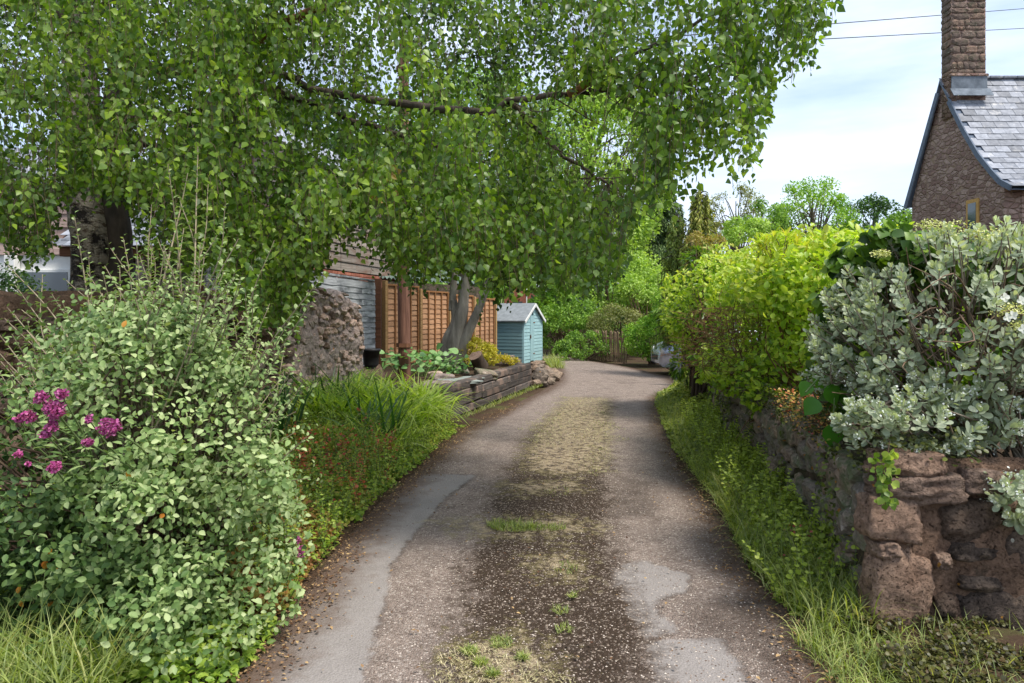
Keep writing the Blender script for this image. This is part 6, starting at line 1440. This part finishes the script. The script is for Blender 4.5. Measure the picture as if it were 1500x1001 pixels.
# dark conifer
def conifer(name, label, bx, by, h, rad, zlow, mat, n_br, tassel, size, per):
    root = empty(name, (bx, by, 0), label, 'conifer'); P, D, N, br = [], [], [], []
    for q in range(n_br):
        t = (q + rng.random()) / n_br; z = zlow + (h - zlow) * t; r_ = rad * (1 - t) ** 0.6 * rng.uniform(0.65, 1.1) + 0.12; a = q * 2.4 + rng.normal() * 0.3
        d_ = np.array([math.cos(a), math.sin(a), 0]); s = np.array([bx, by, z]); e = s + d_ * r_ + np.array([0, 0, -0.12 * r_ + 0.1 * r_]); pp = smooth_path([s, (s + e) / 2 + np.array([0, 0, 0.12 * r_]), e + np.array([0, 0, -0.1 * r_])], 8)
        br.append((pp, np.linspace(0.025, 0.006, 8)))
        m = int(per * (0.3 + r_)); tt = rng.random(m) ** 0.7; ii = (tt * 7).astype(int); sidev = np.array([-d_[1], d_[0], 0])
        pos = pp[ii] + sidev * (rng.normal(size=(m, 1)) * 0.16 * (1.1 - tt[:, None]) * r_ * 1.4) + np.array([0, 0, -1.0]) * rng.random((m, 1)) * tassel
        P.append(pos); D.append(d_ * 0.5 + rand_unit(m) * 0.45 + np.array([0, 0, -0.7])); N.append(unit(rand_unit(m) * 0.6 + np.array([0, 0, 0.6]) + d_ * 0.4))
    P, D, N = map(np.concatenate, (P, D, N)); m = len(P)
    leaves('foliage', P, D, N, size * rng.uniform(0.6, 1.3, m), rng.random(m), T_LANCE, mat, root)
    tubes('trunk', [([(bx, by, 0), (bx, by, h * 0.5), (bx, by, h)], [0.16, 0.1, 0.02])], M_BARK_DARK, root, 8); tubes('branch', br, M_BARK_DARK, root, 3, kind='stuff')
conifer('conifer', 'dark grey-green conifer with layered drooping boughs at the lane end', 6.7, 31, 8.9, 2.3, 0.6, lm('conifer_needles', (50, 70, 44), (78, 102, 62), (106, 132, 82), (136, 158, 104), 0.3), 150, 0.3, 0.17, 190)
conifer('golden_cypress', 'olive-gold weeping cypress with tasselled sprays beside the dark conifer', 4.75, 17.2, 4.75, 0.85, 1.0, lm('cypress_spray', (84, 96, 36), (122, 134, 50), (154, 162, 66), (168, 160, 90), 0.2), 110, 0.35, 0.11, 190)
conifer('golden_cypress', 'narrow second cypress spire hugging the left side of the weeping cypress', 4.3, 17.8, 4.2, 0.6, 0.8, lm('cypress_spray_green', (76, 98, 38), (108, 132, 52), (140, 160, 68), (158, 164, 88), 0.2), 70, 0.35, 0.10, 170)
bush('copper_shrub', 'copper-tinted shrub tip poking up between cypress and yellow-green hedge', 'shrub', A3(1028, 358, 11.5), (0.36, 0.4, 0.2), 700, 0.05, leaf_mat('copper_leaf', [(128, 104, 60), (160, 140, 80), (140, 150, 64)]), nl=18)
# hedge masses beyond the picket fence
bush('laurel_hedge', 'dark glossy laurel spilling over the picket fence behind the shed', 'hedge', A3(838, 492, 26.2), (1.5, 1.1, 1.35), 7500, 0.11, MM, nl=60)
bush('laurel_hedge', 'deep green shrub rising at the right rear of the shed', 'hedge', A3(815, 465, 28.0), (1.2, 1.1, 1.2), 6500, 0.11, MB, nl=50)
bush('hazel_bush', 'big pale lime-green bush glowing behind the picket fence', 'bush', A3(898, 430, 28.0), (2.6, 1.4, 1.9), 15000, 0.12, ML, nl=90)
bush('tamarisk_bush', 'feathery olive-brown bush above the picket fence', 'bush', A3(905, 485, 24.6), (1.05, 0.8, 0.85), 6000, 0.07, MO, nl=44)
bush('privet_bush', 'bright green bush right of the broken end of the picket fence', 'bush', A3(955, 505, 21.6), (0.75, 0.7, 0.95), 6000, 0.08, MB, nl=44)
bush('privet_bush', 'low ivy-clad mound at the foot of the picket fence', 'bush', A3(858, 515, 23.6), (1.25, 0.5, 0.62), 5600, 0.08, MM, nl=40)
bush('privet_bush', 'green shrub just left of the silver car under the conifer', 'bush', A3(988, 470, 21.0), (0.75, 0.8, 1.3), 5500, 0.09, MB, nl=44)
bush('privet_bush', 'light green shrub reaching up between laurel and conifer', 'bush', A3(948, 445, 26.0), (1.2, 1.0, 1.2), 6000, 0.11, ML, nl=44)
bush('garden_shrub', 'fresh green shrub peeping over the orange fence left of the shed roof', 'shrub', A3(725, 425, 23.8), (0.6, 0.6, 0.75), 3800, 0.09, MB, nl=34)
bush('garden_shrub', 'deep green shrubbery behind the far end of the hedge near the grey post', 'shrub', (5.8, 14.5, 1.3), (1.3, 2.2, 1.5), 8000, 0.09, MM, nl=60)
bush('garden_shrub', 'dark garden shrubbery behind the yellow-green shrub', 'shrub', (5.4, 8.5, 1.2), (1.3, 2.4, 1.15), 8000, 0.09, MM, nl=60)
bush('garden_shrub', 'dark garden shrubbery behind the silver shrub', 'shrub', (5.0, 5.2, 1.2), (1.3, 1.4, 0.95), 6000, 0.08, MM, nl=50)
bush('ivy_mass', 'dark tangled twigs and ivy on the far left behind the stone wall', 'ivy', (-8.4, 11.0, 1.3), (1.0, 0.8, 1.1), 3500, 0.07, MD, nl=40)
bush('garden_shrub', 'green shrub filling the gap behind the far stone wall at the left edge', 'shrub', (-6.2, 8.8, 0.8), (1.2, 0.9, 0.8), 4500, 0.07, MM, nl=40)
grass('grass', 'tuft of long grass beside the shed corner at the lane edge', 700, lambda n: np.column_stack([rng.uniform(1.1, 1.55, n), rng.uniform(19.8, 23.4, n), np.full(n, 0.0)]), (0.15, 0.45), (0.006, 0.014), M_GRASS)
grass('grass', 'weeds at the foot of the sleepers and rubble', 900, lambda n: (lambda t: np.column_stack([np.interp(t, [0, 1], [-0.95, 0.6]) + 0.05 + rng.random(n) * 0.12, 10.2 + 5.2 * t, np.full(n, 0.0)]))(rng.random(n)), (0.03, 0.14), (0.004, 0.01), M_GRASS)
# far woodland closing the view
m = 26000; a = rng.uniform(-0.95, 1.0, m); rr = rng.uniform(58, 72, m); X = np.sin(a) * rr; Y = np.cos(a) * rr + 4
H = np.array([5.2 + 1.6 * nz2(x, y, 0.12) for x, y in zip(X, Y)]); P = np.column_stack([X, Y, H * rng.random(m) ** 0.7])
tag(leaves('distant_woodland', P, rand_unit(m), unit(rand_unit(m) + np.array([0, -0.6, 0.5])), rng.uniform(0.5, 1.1, m), rng.random(m), T_DIAMOND, MM), 'far wood of mixed green trees closing the horizon', 'woodland', None, 'stuff')
